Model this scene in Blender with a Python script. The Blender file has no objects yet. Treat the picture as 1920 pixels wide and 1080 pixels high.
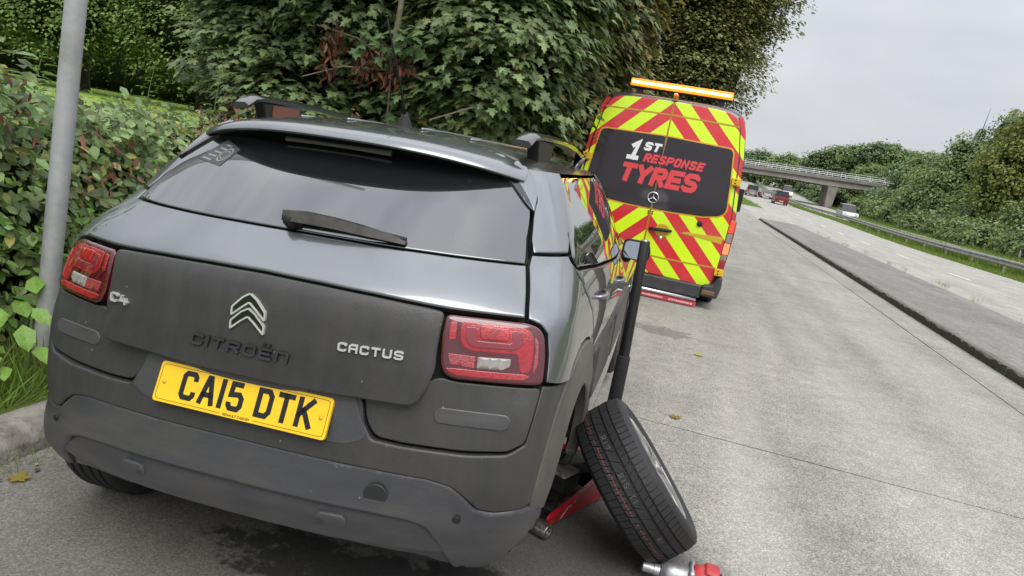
import bpy, bmesh, math, random
import numpy as np
from mathutils import Vector, Matrix
from mathutils.geometry import delaunay_2d_cdt
random.seed(7); RNG = np.random.default_rng(11)
SC = bpy.context.scene; COL = SC.collection

# ---------------------------------------------------------------- camera
cam_d = bpy.data.cameras.new('camera'); cam = bpy.data.objects.new('camera', cam_d); COL.objects.link(cam)
cam_d.sensor_width = 36.0; cam_d.lens = 24.75; cam_d.clip_start = .05; cam_d.clip_end = 4000
CR = np.array([[0.94887, -0.22752, -0.21882], [0.26121, 0.95513, 0.13959], [0.17724, -0.18961, 0.96573]])
cam.matrix_world = Matrix(((CR[0,0], CR[0,2], -CR[0,1], 0), (CR[1,0], CR[1,2], -CR[1,1], 0), (CR[2,0], CR[2,2], -CR[2,1], 1.45), (0,0,0,1)))
SC.camera = cam

# ---------------------------------------------------------------- overcast sky, weak soft sun, exposure
W = bpy.data.worlds.new('World'); SC.world = W; W.use_nodes = True
nt = W.node_tree; nt.nodes.clear()
def wn(t, **k):
    n = nt.nodes.new(t)
    for a, b in k.items(): setattr(n, a, b)
    return n
SUN_EL, SUN_AZ = math.radians(52), math.radians(150)
sky = wn('ShaderNodeTexSky', sky_type='NISHITA'); sky.sun_disc = False
sky.sun_elevation = SUN_EL; sky.sun_rotation = SUN_AZ
tc = wn('ShaderNodeTexCoord'); sep = wn('ShaderNodeSeparateXYZ'); nt.links.new(tc.outputs['Generated'], sep.inputs[0])
mpn = wn('ShaderNodeMapping'); mpn.inputs['Scale'].default_value = (1.0, 1.0, 2.6); nt.links.new(tc.outputs['Generated'], mpn.inputs[0])
no = wn('ShaderNodeTexNoise'); no.inputs['Scale'].default_value = 1.7; no.inputs['Detail'].default_value = 5; no.inputs['Roughness'].default_value = .5
nt.links.new(mpn.outputs[0], no.inputs['Vector'])
cr = wn('ShaderNodeValToRGB'); e = cr.color_ramp.elements          # clouds: greys, brighter overhead as an overcast sky is
e[0].position = .36; e[0].color = (.325, .336, .364, 1); e[1].position = .66; e[1].color = (.455, .459, .474, 1)
nt.links.new(no.outputs['Fac'], cr.inputs[0])
zr_ = wn('ShaderNodeMapRange'); zr_.inputs['From Min'].default_value = .22; zr_.inputs['From Max'].default_value = 1
zr_.inputs['To Min'].default_value = 1.0; zr_.inputs['To Max'].default_value = 3.4; nt.links.new(sep.outputs['Z'], zr_.inputs['Value'])
mul = wn('ShaderNodeVectorMath', operation='SCALE'); nt.links.new(cr.outputs[0], mul.inputs[0]); nt.links.new(zr_.outputs[0], mul.inputs['Scale'])
skm = wn('ShaderNodeVectorMath', operation='SCALE'); skm.inputs['Scale'].default_value = .10; nt.links.new(sky.outputs[0], skm.inputs[0])
no2 = wn('ShaderNodeTexNoise'); no2.inputs['Scale'].default_value = 2.3; no2.inputs['Detail'].default_value = 3
nt.links.new(mpn.outputs[0], no2.inputs['Vector'])
mr2 = wn('ShaderNodeMapRange'); mr2.inputs['From Min'].default_value = .5; mr2.inputs['From Max'].default_value = .8
mr2.inputs['To Min'].default_value = .97; mr2.inputs['To Max'].default_value = .6; nt.links.new(no2.outputs['Fac'], mr2.inputs['Value'])
mixc = wn('ShaderNodeMix', data_type='RGBA'); nt.links.new(mr2.outputs[0], mixc.inputs['Factor'])
nt.links.new(skm.outputs[0], mixc.inputs[6]); nt.links.new(mul.outputs[0], mixc.inputs[7])
bg = wn('ShaderNodeBackground'); bg.inputs['Strength'].default_value = 1.0; nt.links.new(mixc.outputs[2], bg.inputs[0])
wo = wn('ShaderNodeOutputWorld'); nt.links.new(bg.outputs[0], wo.inputs[0])
sd = bpy.data.lights.new('sun', 'SUN'); sd.energy = 1.45; sd.angle = math.radians(45); sd.color = (1, .96, .9)
sun = bpy.data.objects.new('sun', sd); COL.objects.link(sun)
sdir = Vector((math.sin(SUN_AZ)*math.cos(SUN_EL), math.cos(SUN_AZ)*math.cos(SUN_EL), math.sin(SUN_EL)))
sun.rotation_euler = sdir.to_track_quat('Z', 'Y').to_euler()
SC.view_settings.view_transform = 'Standard'; SC.view_settings.look = 'None'; SC.view_settings.gamma = 1
SC.view_settings.exposure = 0.72; SC.view_settings.use_curve_mapping = False
SC.render.engine = 'CYCLES'; SC.cycles.use_denoising = True
SC.cycles.max_bounces = 7; SC.cycles.diffuse_bounces = 3; SC.cycles.glossy_bounces = 4; SC.cycles.transmission_bounces = 4

# ---------------------------------------------------------------- materials
MATS = {}
def mat(name, col, rough=.5, metal=0., coat=0., var=.0, vscale=8., bump=0., bscale=60., dirt=None, dscale=3., dlo=.45, dhi=.75, leaf=0., emit=None, spec=.5, island=0., coatr=.03, stretch=None, cior=1.5):
    """procedural principled: base colour with noise variation, optional second 'dirt' colour patches, bump"""
    if name in MATS: return MATS[name]
    m = bpy.data.materials.new(name); m.use_nodes = True; MATS[name] = m
    t = m.node_tree; N = t.nodes; L = t.links; p = N['Principled BSDF']; out = N['Material Output']
    p.inputs['Roughness'].default_value = rough; p.inputs['Metallic'].default_value = metal
    p.inputs['Coat Weight'].default_value = coat; p.inputs['Coat Roughness'].default_value = coatr; p.inputs['Coat IOR'].default_value = cior
    p.inputs['Specular IOR Level'].default_value = spec
    c4 = (*col, 1); p.inputs['Base Color'].default_value = c4
    tcn = N.new('ShaderNodeTexCoord'); vec = tcn.outputs['Object']
    if stretch:
        mp = N.new('ShaderNodeMapping'); mp.inputs['Scale'].default_value = stretch; L.new(vec, mp.inputs[0]); vec = mp.outputs[0]
    csock = None
    def rgb(c): 
        n = N.new('ShaderNodeRGB'); n.outputs[0].default_value = (*c, 1); return n.outputs[0]
    if var or island:
        hsv = N.new('ShaderNodeHueSaturation'); hsv.inputs['Color'].default_value = c4
        if var:
            nz = N.new('ShaderNodeTexNoise'); nz.inputs['Scale'].default_value = vscale; nz.inputs['Detail'].default_value = 6; nz.inputs['Roughness'].default_value = .62
            L.new(vec, nz.inputs['Vector'])
            mr = N.new('ShaderNodeMapRange'); mr.inputs['From Min'].default_value = .3; mr.inputs['From Max'].default_value = .7
            mr.inputs['To Min'].default_value = 1-var; mr.inputs['To Max'].default_value = 1+var; L.new(nz.outputs['Fac'], mr.inputs['Value'])
            val = mr.outputs[0]
        if island:
            g = N.new('ShaderNodeNewGeometry')
            m1 = N.new('ShaderNodeMapRange'); m1.inputs['To Min'].default_value = 1-island; m1.inputs['To Max'].default_value = 1+island; L.new(g.outputs['Random Per Island'], m1.inputs['Value'])
            m2 = N.new('ShaderNodeMath'); m2.operation = 'MULTIPLY_ADD'; L.new(g.outputs['Random Per Island'], m2.inputs[0]); m2.inputs[1].default_value = 7.31; m2.inputs[2].default_value = .3
            fr = N.new('ShaderNodeMath'); fr.operation = 'FRACT'; L.new(m2.outputs[0], fr.inputs[0])
            m3 = N.new('ShaderNodeMapRange'); m3.inputs['To Min'].default_value = .475; m3.inputs['To Max'].default_value = .52; L.new(fr.outputs[0], m3.inputs['Value']); L.new(m3.outputs[0], hsv.inputs['Hue'])
            if var:
                mm = N.new('ShaderNodeMath'); mm.operation = 'MULTIPLY'; L.new(val, mm.inputs[0]); L.new(m1.outputs[0], mm.inputs[1]); val = mm.outputs[0]
            else: val = m1.outputs[0]
        L.new(val, hsv.inputs['Value']); csock = hsv.outputs[0]
    if dirt is not None:
        nz = N.new('ShaderNodeTexNoise'); nz.inputs['Scale'].default_value = dscale; nz.inputs['Detail'].default_value = 7; nz.inputs['Roughness'].default_value = .65
        L.new(vec, nz.inputs['Vector'])
        mr = N.new('ShaderNodeMapRange'); mr.inputs['From Min'].default_value = dlo; mr.inputs['From Max'].default_value = dhi; L.new(nz.outputs['Fac'], mr.inputs['Value'])
        mx = N.new('ShaderNodeMix'); mx.data_type = 'RGBA'; L.new(mr.outputs[0], mx.inputs['Factor'])
        if csock: L.new(csock, mx.inputs[6])
        else: mx.inputs[6].default_value = c4
        mx.inputs[7].default_value = (*dirt, 1); csock = mx.outputs[2]
    if csock: L.new(csock, p.inputs['Base Color'])
    if bump:
        nz = N.new('ShaderNodeTexNoise'); nz.inputs['Scale'].default_value = bscale; nz.inputs['Detail'].default_value = 4; L.new(vec, nz.inputs['Vector'])
        b = N.new('ShaderNodeBump'); b.inputs['Strength'].default_value = bump; b.inputs['Distance'].default_value = .01; L.new(nz.outputs['Fac'], b.inputs['Height']); L.new(b.outputs[0], p.inputs['Normal'])
    if emit: p.inputs['Emission Color'].default_value = (*emit[0], 1); p.inputs['Emission Strength'].default_value = emit[1]
    if leaf:
        tr = N.new('ShaderNodeBsdfTranslucent'); ms = N.new('ShaderNodeMixShader'); ms.inputs[0].default_value = leaf
        if csock:
            g2 = N.new('ShaderNodeHueSaturation'); g2.inputs['Value'].default_value = 1.5; g2.inputs['Saturation'].default_value = 1.1; g2.inputs['Hue'].default_value = .485; L.new(csock, g2.inputs['Color']); L.new(g2.outputs[0], tr.inputs[0])
        else: tr.inputs[0].default_value = c4
        L.new(p.outputs[0], ms.inputs[1]); L.new(tr.outputs[0], ms.inputs[2]); L.new(ms.outputs[0], out.inputs[0])
    return m

# ---------------------------------------------------------------- object helpers
def tag(o, label=None, cat=None, group=None, kind=None):
    if label: o['label'] = label
    if cat: o['category'] = cat
    if group: o['group'] = group
    if kind: o['kind'] = kind
    return o
def thing(name, label, cat, loc=(0,0,0), rz=0, group=None, mtx=None):
    o = bpy.data.objects.new(name, None); COL.objects.link(o); o.empty_display_size = .2
    if mtx is not None: o.matrix_world = mtx
    else: o.location = loc; o.rotation_euler = (0,0,rz)
    return tag(o, label, cat, group)
def mesh_np(name, V, polys_flat, sizes, smooth=False):
    me = bpy.data.meshes.new(name); V = np.asarray(V, np.float32)
    me.vertices.add(len(V)); me.vertices.foreach_set('co', V.ravel())
    polys_flat = np.asarray(polys_flat, np.int32); sizes = np.asarray(sizes, np.int32)
    me.loops.add(len(polys_flat)); me.loops.foreach_set('vertex_index', polys_flat)
    me.polygons.add(len(sizes)); st = np.concatenate([[0], np.cumsum(sizes)[:-1]]).astype(np.int32)
    me.polygons.foreach_set('loop_start', st)
    me.update(calc_edges=True)
    me.polygons.foreach_set('use_smooth', np.full(len(sizes), bool(smooth)))
    return me
def link(name, me, m=None, parent=None):
    o = bpy.data.objects.new(name, me); COL.objects.link(o)
    if m is not None: me.materials.append(m)
    if parent is not None: o.parent = parent
    return o
def mk(name, V, F, m, parent=None, smooth=False):
    me = bpy.data.meshes.new(name); me.from_pydata([tuple(map(float, v)) for v in V], [], F); me.update()
    if smooth: me.polygons.foreach_set('use_smooth', [True]*len(me.polygons))
    return link(name, me, m, parent)
def copy_tree(o, parent=None):
    c = o.copy(); COL.objects.link(c)
    if parent is not None: c.parent = parent
    for ch in list(o.children): copy_tree(ch, c)
    return c
class MB:
    """collects primitive shapes for one mesh"""
    def __init__(s): s.V = []; s.F = []
    def add(s, V, F):
        k = len(s.V); s.V += [tuple(map(float, v)) for v in V]; s.F += [tuple(i+k for i in f) for f in F]; return s
    def box(s, x0, x1, y0, y1, z0, z1, T=None):
        V = [(x,y,z) for z in (z0,z1) for y in (y0,y1) for x in (x0,x1)]
        if T is not None: V = [T(*v) for v in V]
        return s.add(V, [(0,2,3,1),(4,5,7,6),(0,1,5,4),(2,6,7,3),(0,4,6,2),(1,3,7,5)])
    def prism(s, poly, fn, d0, d1):
        """poly 2D ccw, fn(a,b,d)->xyz"""
        n = len(poly); V = [fn(a,b,d0) for a,b in poly]+[fn(a,b,d1) for a,b in poly]
        return s.add(V, [tuple(range(n))[::-1], tuple(range(n,2*n))]+[(i,(i+1)%n,n+(i+1)%n,n+i) for i in range(n)])
    def tube(s, pts, rad, n=10, cap=True):
        pts = [Vector(p) for p in pts]; k = len(pts); rad = rad if hasattr(rad,'__len__') else [rad]*k
        V = []; up = None
        for i, p in enumerate(pts):
            d = (pts[min(i+1,k-1)]-pts[max(i-1,0)]).normalized()
            if up is None: up = d.orthogonal().normalized()
            up = (up-d*up.dot(d)).normalized(); w = d.cross(up)
            for j in range(n):
                a = 2*math.pi*j/n; V.append(p+(up*math.cos(a)+w*math.sin(a))*rad[i])
        F = [(i*n+j, i*n+(j+1)%n, (i+1)*n+(j+1)%n, (i+1)*n+j) for i in range(k-1) for j in range(n)]
        if cap: F += [tuple(range(n))[::-1], tuple(range((k-1)*n, k*n))]
        return s.add(V, F)
    def lathe(s, prof, O=(0,0,0), A=(0,0,1), n=32, closed=False):
        """prof list (r, h) round axis A through O"""
        O = Vector(O); A = Vector(A).normalized(); u = A.orthogonal().normalized(); w = A.cross(u); k = len(prof)
        V = [O+A*h+(u*math.cos(2*math.pi*j/n)+w*math.sin(2*math.pi*j/n))*r for r,h in prof for j in range(n)]
        rows = range(k if closed else k-1)
        return s.add(V, [(i*n+j, i*n+(j+1)%n, ((i+1)%k)*n+(j+1)%n, ((i+1)%k)*n+j) for i in rows for j in range(n)])
    def build(s, name, m, parent=None, smooth=False, bevel=0., seg=2, auto=None):
        o = mk(name, s.V, s.F, m, parent, smooth)
        bm = bmesh.new(); bm.from_mesh(o.data); bmesh.ops.remove_doubles(bm, verts=bm.verts, dist=1e-5); bmesh.ops.recalc_face_normals(bm, faces=bm.faces); bm.to_mesh(o.data); bm.free()
        if auto is not None:
            o.data.polygons.foreach_set('use_smooth', [True]*len(o.data.polygons)); o.data.set_sharp_from_angle(angle=math.radians(auto))
        if bevel:
            b = o.modifiers.new('bevel', 'BEVEL'); b.width = bevel; b.segments = seg; b.limit_method = 'ANGLE'; b.angle_limit = math.radians(35)
            o.data.polygons.foreach_set('use_smooth', [True]*len(o.data.polygons)); b.harden_normals = True
        return o
def rounded(pts, r):
    out = []; n = len(pts)
    for i in range(n):
        a, b, c = np.array(pts[i-1],float), np.array(pts[i],float), np.array(pts[(i+1)%n],float)
        la, lc = np.linalg.norm(a-b), np.linalg.norm(c-b); rr = min(r, .45*la, .45*lc)
        p0 = b+(a-b)/la*rr; p1 = b+(c-b)/lc*rr
        for t in (0,.25,.5,.75,1): out.append(tuple((1-t)**2*p0+2*t*(1-t)*b+t*t*p1))
    return out
# ---- stroke lettering
def chm(*p): return [list(p)]
GL = {
 'C': [[(1,.72),(1,.88),(.82,1),(.18,1),(0,.88),(0,.12),(.18,0),(.82,0),(1,.12),(1,.28)]],
 'A': [[(0,0),(.42,1),(.58,1),(1,0)], [(.2,.3),(.8,.3)]], '1': [[(.5,0),(.5,1)]],
 'J': [[(.08,.78),(.5,1),(.5,0)], [(.05,0),(.95,0)]],      # the slab-serif figure one
 '5': [[(.95,1),(.08,1),(.05,.55),(.75,.6),(1,.45),(1,.14),(.8,0),(.18,0),(0,.14),(0,.24)]],
 'D': [[(0,0),(0,1),(.75,1),(1,.82),(1,.18),(.75,0),(0,0)]], 'T': [[(0,1),(1,1)],[(.5,1),(.5,0)]],
 'K': [[(0,0),(0,1)],[(1,1),(.08,.42)],[(.36,.6),(1,0)]],
 'S': [[(1,.76),(1,.87),(.82,1),(.18,1),(0,.87),(0,.66),(.18,.53),(.82,.47),(1,.34),(1,.13),(.82,0),(.18,0),(0,.13),(0,.24)]],
 'R': [[(0,0),(0,1),(.78,1),(1,.86),(1,.6),(.78,.46),(0,.46)],[(.5,.46),(1,0)]],
 'E': [[(1,1),(0,1),(0,0),(1,0)],[(0,.5),(.85,.5)]], 'P': [[(0,0),(0,1),(.78,1),(1,.86),(1,.58),(.78,.44),(0,.44)]],
 'O': [[(.2,0),(0,.14),(0,.86),(.2,1),(.8,1),(1,.86),(1,.14),(.8,0),(.2,0)]],
 'N': [[(0,0),(0,1),(1,0),(1,1)]], 'n': [[(0,0),(0,.7),(.0,1),(.75,1),(1,.8),(1,0)]], 'Y': [[(0,1),(.5,.45),(1,1)],[(.5,.45),(.5,0)]], 'I': [[(.5,0),(.5,1)]],
 'U': [[(0,1),(0,.14),(.2,0),(.8,0),(1,.14),(1,1)]], '4': [[(.12,1.06),(-.05,.32),(1.1,.32)],[(.70,.80),(.70,-.12)]],
 'X': [[(0,0),(1,1)],[(0,1),(1,0)]], 'L': [[(0,1),(0,0),(1,0)]], 'F': [[(1,1),(0,1),(0,0)],[(0,.5),(.8,.5)]], 'W': [[(0,1),(.25,0),(.5,.8),(.75,0),(1,1)]],
 'a': [[(0,0),(0,.8),(.2,1),(1,1),(1,0)],[(0,.45),(1,.45)]], 'Q': [[(1,.62),(1,.0)]],
 '"': [[(.25,1.22),(.25,1.34)],[(.75,1.22),(.75,1.34)]],
}
GL['Z'] = [[(0,1),(1,1),(0,0),(1,0)]]
GL['7'] = [[(0,1),(1,1),(.4,0)]]
def ribbon(mb, pl, sw, fn, d0, d1):
    """mitred stroke polygon; fn(a,b,d)->xyz"""
    P = [np.array(p, float) for p in pl]; n = len(P); closed = n > 3 and np.linalg.norm(P[0]-P[-1]) < 1e-6
    if closed: P = P[:-1]; n -= 1
    Lf, Rt = [], []
    for i in range(n):
        a = P[i-1] if (i or closed) else None; c = P[(i+1)%n] if (i < n-1 or closed) else None
        d1_ = (P[i]-a)/np.linalg.norm(P[i]-a) if a is not None else None
        d2_ = (c-P[i])/np.linalg.norm(c-P[i]) if c is not None else None
        if d1_ is None: d1_ = d2_
        if d2_ is None: d2_ = d1_
        t = d1_+d2_; t = t/np.linalg.norm(t); nn = np.array([-t[1], t[0]]); k = 1/max(.45, nn@np.array([-d1_[1], d1_[0]]))
        Lf.append(P[i]+nn*sw/2*k); Rt.append(P[i]-nn*sw/2*k)
    segs = [(i,(i+1)%n) for i in range(n if closed else n-1)]
    V = []; F = []
    for q in Lf: V += [fn(q[0],q[1],d0), fn(q[0],q[1],d1)]
    for q in Rt: V += [fn(q[0],q[1],d0), fn(q[0],q[1],d1)]
    o = 2*n
    for i, j in segs:
        F += [(2*i+1, o+2*i+1, o+2*j+1, 2*j+1), (2*i, 2*i+1, 2*j+1, 2*j), (o+2*i, o+2*j, o+2*j+1, o+2*i+1), (2*i, 2*j, o+2*j, o+2*i)]
    if not closed:
        F += [(0, o, o+1, 1), (2*n-2, 2*n-1, o+2*n-1, o+2*n-2)]
    mb.add(V, F)
def glyph(mb, ch, x, y, w, h, sw, fn, d0, d1, shear=0.):
    for pl in GL[ch]:
        q = []
        for a, b in pl:
            xx = x+sw/2+a*(w-sw); yy = y+sw/2+b*(h-sw); q.append((xx+shear*(yy-y), yy))
        # extend free ends by half a stroke on flat-ended strokes is not needed: boxes already reach the cell edge
        if ch not in 'SC54' and len(q) > 1 and math.dist(q[0], q[-1]) > 1e-6:
            for i0, i1 in ((0,1),(-1,-2)):
                dx, dy = q[i0][0]-q[i1][0], q[i0][1]-q[i1][1]; l = math.hypot(dx, dy); q[i0] = (q[i0][0]+dx/l*sw*.49, q[i0][1]+dy/l*sw*.49)
        ribbon(mb, q, sw, fn, d0, d1)
def word(txt, x, y, w, h, sw, gap, fn, d0, d1, shear=0., narrow=('1','I')):
    mbs = []
    for ch in txt:
        ww = w
        if ch == ' ': x += w*.75; continue
        if ch in narrow: ww = sw*1.05
        mb = MB(); glyph(mb, ch, x, y, ww, h, sw, fn, d0, d1, shear); mbs.append(mb); x += ww+gap
    return mbs, x
def join(mbs):
    r = MB()
    for m in mbs: r.add(m.V, m.F)
    return r
def text_mesh(txt, size, fn, bold=0., shear=0., d=.001):
    """small print set with the built-in font; fn(x,y,z)->xyz"""
    cu = bpy.data.curves.new('print', 'FONT'); cu.body = txt; cu.size = size; cu.offset = bold; cu.shear = shear; cu.resolution_u = 2
    ob = bpy.data.objects.new('print', cu); COL.objects.link(ob); dg = bpy.context.evaluated_depsgraph_get()
    me = bpy.data.meshes.new_from_object(ob.evaluated_get(dg)); bpy.data.objects.remove(ob); bpy.data.curves.remove(cu)
    V = [fn(v.co.x, v.co.y, d) for v in me.vertices]; F = [tuple(p.vertices) for p in me.polygons]; bpy.data.meshes.remove(me)
    return V, F
# ================================================================ SETTING
def smooth01(t): t = np.clip(t, 0, 1); return t*t*(3-2*t)
_zy = np.arange(-60, 460, 1.0)
_zz = np.interp(_zy, [-60,48,76,106,118,140,160,200,300,460], [0,0,.42,.68,1.02,1.5,2.2,4.0,9,15])
_k = np.ones(15)/15; _zz = np.convolve(np.pad(_zz, 7, mode='edge'), _k, 'valid')
def zroad(y): return np.interp(y, _zy, _zz)
def bank(x, y):
    b = 9.0*smooth01((x-22.8)/17)*smooth01((y+30)/40)
    return b + .35*np.sin(x*.31+y*.17)*smooth01((x-25)/6) + .06*np.maximum(0, x-45)
def ground_z(x, y):
    x = np.asarray(x, float); y = np.asarray(y, float); zr = zroad(y)
    left = .10+.58*smooth01((-2.45-x)/5.5)
    z = np.where(x < -2.4, zr+left, np.where(x > 21.9, zr+.02+bank(x, y), zr-.06))
    verge = (x < 5.6) & (x >= -2.4) & (y > 70)
    return np.where(verge, zr+.03, z)

# concrete with exposed stone, worn wheel paths, oil marks and shade painted round the car
def concrete(name, lo, hi, scale=110., stain_shade=False, fine=.5, bump=.35, streak=False):
    m = bpy.data.materials.new(name); m.use_nodes = True; t = m.node_tree; N = t.nodes; L = t.links; p = N['Principled BSDF']
    p.inputs['Roughness'].default_value = .85; p.inputs['Specular IOR Level'].default_value = .3
    tcn = N.new('ShaderNodeTexCoord')
    def noise(s, det, rough=.6, vec=None):
        n = N.new('ShaderNodeTexNoise'); n.inputs['Scale'].default_value = s; n.inputs['Detail'].default_value = det; n.inputs['Roughness'].default_value = rough
        L.new(vec or tcn.outputs['Object'], n.inputs['Vector']); return n.outputs['Fac']
    def rng(s, a, b, c, d):
        r = N.new('ShaderNodeMapRange'); r.inputs['From Min'].default_value = a; r.inputs['From Max'].default_value = b; r.inputs['To Min'].default_value = c; r.inputs['To Max'].default_value = d
        L.new(s, r.inputs['Value']); return r.outputs[0]
    def mx(f, a, b, typ='MIX'):
        x = N.new('ShaderNodeMix'); x.data_type = 'RGBA'; x.blend_type = typ
        if isinstance(f, float): x.inputs['Factor'].default_value = f
        else: L.new(f, x.inputs['Factor'])
        for s, v in ((6, a), (7, b)):
            if isinstance(v, tuple): x.inputs[s].default_value = (*v, 1)
            else: L.new(v, x.inputs[s])
        return x.outputs[2]
    sp = noise(scale, 3, .7)
    base = mx(rng(sp, .38, .64, 0, 1), lo, hi)
    vo = N.new('ShaderNodeTexVoronoi'); vo.inputs['Scale'].default_value = scale*.85; L.new(tcn.outputs['Object'], vo.inputs['Vector'])
    stones = rng(vo.outputs['Color'], .2, .95, -.5, .6)
    hs = N.new('ShaderNodeHueSaturation'); L.new(base, hs.inputs['Color'])
    ad = N.new('ShaderNodeMath'); ad.operation = 'MULTIPLY_ADD'; L.new(stones, ad.inputs[0]); ad.inputs[1].default_value = fine; ad.inputs[2].default_value = 1.0
    big = rng(noise(.9, 6, .7), .3, .7, .84, 1.15)
    mp = N.new('ShaderNodeMapping'); mp.inputs['Scale'].default_value = (1.6, .12, 1); L.new(tcn.outputs['Object'], mp.inputs[0])
    lane = rng(noise(1.5, 3, .5, mp.outputs[0]), .35, .7, .9, 1.12)
    med = rng(noise(7.5, 5, .65), .3, .7, .86, 1.14); mm_ = N.new('ShaderNodeMath'); mm_.operation = 'MULTIPLY'; L.new(lane, mm_.inputs[0]); L.new(med, mm_.inputs[1]); lane = mm_.outputs[0]
    mu = N.new('ShaderNodeMath'); mu.operation = 'MULTIPLY'; L.new(ad.outputs[0], mu.inputs[0]); L.new(big, mu.inputs[1])
    mu2 = N.new('ShaderNodeMath'); mu2.operation = 'MULTIPLY'; L.new(mu.outputs[0], mu2.inputs[0]); L.new(lane, mu2.inputs[1])
    L.new(mu2.outputs[0], hs.inputs['Value']); col = hs.outputs[0]
    if stain_shade:
        def blob(cx, cy, rx, ry, nscale, edge, wob):
            v = N.new('ShaderNodeMapping'); v.vector_type = 'POINT'; v.inputs['Location'].default_value = (-cx/rx, -cy/ry, 0); v.inputs['Scale'].default_value = (1/rx, 1/ry, 0)
            L.new(tcn.outputs['Object'], v.inputs[0]); ln = N.new('ShaderNodeVectorMath'); ln.operation = 'LENGTH'; L.new(v.outputs[0], ln.inputs[0])
            w = N.new('ShaderNodeMath'); w.operation = 'MULTIPLY_ADD'; L.new(noise(nscale, 5, .65), w.inputs[0]); w.inputs[1].default_value = wob; L.new(ln.outputs['Value'], w.inputs[2])
            return rng(w.outputs[0], 1+wob*.5-edge, 1+wob*.5+edge, 1, 0)
        def mulc(f, k):
            q = N.new('ShaderNodeMath'); q.operation = 'MULTIPLY'; L.new(f, q.inputs[0]); q.inputs[1].default_value = k; return q.outputs[0]
        col = mx(mulc(blob(-1.35, 1.2, 1.55, 1.9, 1.6, .35, .8), .62), col, (.085,.078,.07))  # broad dark patch round the car: oil plus its shade, painted in
        col = mx(mulc(blob(-.35, 2.25, .55, .65, 3.5, .3, 1.1), .6), col, (.05,.048,.045))
        col = mx(mulc(blob(-.47, 2.12, .16, .11, 14, .15, 1.6), .95), col, (.012,.012,.012))
        col = mx(mulc(blob(-.75, 1.95, .5, .16, 9, .12, 2.6), .8), col, (.02,.02,.02))
        col = mx(mulc(blob(-.1, 6.9, .3, .2, 12, .12, 2.8), .5), col, (.05,.05,.05))
        col = mx(mulc(blob(1.55, 4.6, .28, 4.2, 2.2, .6, 1.0), .10), col, (.62,.60,.53))
        col = mx(mulc(blob(2.5, 8.5, .3, 5.5, 1.6, .6, 1.2), .08), col, (.62,.60,.53))
        col = mx(mulc(blob(.55, 3.0, .16, 2.4, 2.5, .6, 1.2), .16), col, (.66,.64,.56))
        col = mx(mulc(blob(-.02, 2.55, .42, .5, 4, .2, 1.6), .45), col, (.06,.06,.058))  # darker patch round the foot of the loose wheel
    L.new(col, p.inputs['Base Color'])
    b = N.new('ShaderNodeBump'); b.inputs['Strength'].default_value = bump; b.inputs['Distance'].default_value = .006; L.new(sp, b.inputs['Height']); L.new(b.outputs[0], p.inputs['Normal'])
    return m
M_LAY = concrete('layby_concrete', (.165,.157,.138), (.385,.373,.334), 150., stain_shade=True, fine=.65, bump=.5)
M_ROAD = concrete('road_concrete', (.27,.26,.232), (.35,.34,.305), 30., fine=.15, bump=.1)
M_ISL = concrete('island_concrete', (.155,.148,.138), (.235,.225,.21), 60., fine=.4)
M_KERB = mat('kerb_stone', (.22,.205,.18), .9, var=.4, vscale=9, bump=.8, bscale=50, dirt=(.07,.065,.045), dscale=7, dlo=.52, dhi=.75)
M_KERBD = mat('layby_kerb_stone', (.20,.19,.17), .9, var=.3, vscale=5, bump=.45, bscale=60, dirt=(.09,.085,.07), dscale=5, dlo=.5, dhi=.75)
M_MOSS_SHADE = mat('kerb_moss_shade', (.035,.034,.022), .95, var=.5, vscale=14, bump=.8, bscale=50, dirt=(.085,.078,.06), dscale=9, dlo=.55, dhi=.75)  # moss colour, darkened to carry the kerb face's shade as well
M_EARTH = mat('earth', (.06,.048,.035), .95, var=.4, vscale=9, bump=.5, bscale=30)
M_GRASS = mat('short_grass', (.075,.125,.022), .9, var=.35, vscale=2.2, bump=.6, bscale=25, dirt=(.13,.14,.04), dscale=.7, dlo=.45, dhi=.75)
M_FIELD = mat('field_grass', (.20,.31,.04), .9, var=.25, vscale=1.2, bump=.6, bscale=20, dirt=(.22,.28,.05), dscale=.5, dlo=.5, dhi=.8)
M_PAINT = mat('road_paint', (.68,.68,.66), .7, var=.12, vscale=20, dirt=(.3,.29,.27), dscale=9, dlo=.5, dhi=.75)

def sheet(name, xs, ys, zf, m, kind='structure'):
    X, Y = np.meshgrid(xs, ys); Z = zf(X, Y); ny, nx = X.shape
    V = np.stack([X, Y, Z], -1).reshape(-1, 3); i = np.arange((ny-1)*(nx-1)); a = (i//(nx-1))*nx+i % (nx-1)
    F = np.stack([a, a+1, a+nx+1, a+nx], 1)
    o = link(name, mesh_np(name, V, F.ravel(), np.full(len(F), 4), True), m); return tag(o, kind=kind)
xs = np.concatenate([np.linspace(-160,-12,24), np.linspace(-11,-2.6,22), [-2.41,-2.39,0,3.0,5.59,5.61,10,16,21.85,21.95,22.5], np.linspace(23,50,28), np.linspace(54,400,24)])
ys = np.concatenate([np.linspace(-120,-10,12), np.linspace(-8,40,30), [69.9,70.1], np.linspace(46,68,12), np.linspace(73,210,44), np.linspace(220,900,22)])
sheet('ground', xs, np.sort(ys), ground_z, M_GRASS)
sheet('field', np.linspace(-75,-6.5,30), np.linspace(2,75,30), lambda x, y: ground_z(x, y)+.02, M_FIELD)
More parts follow.
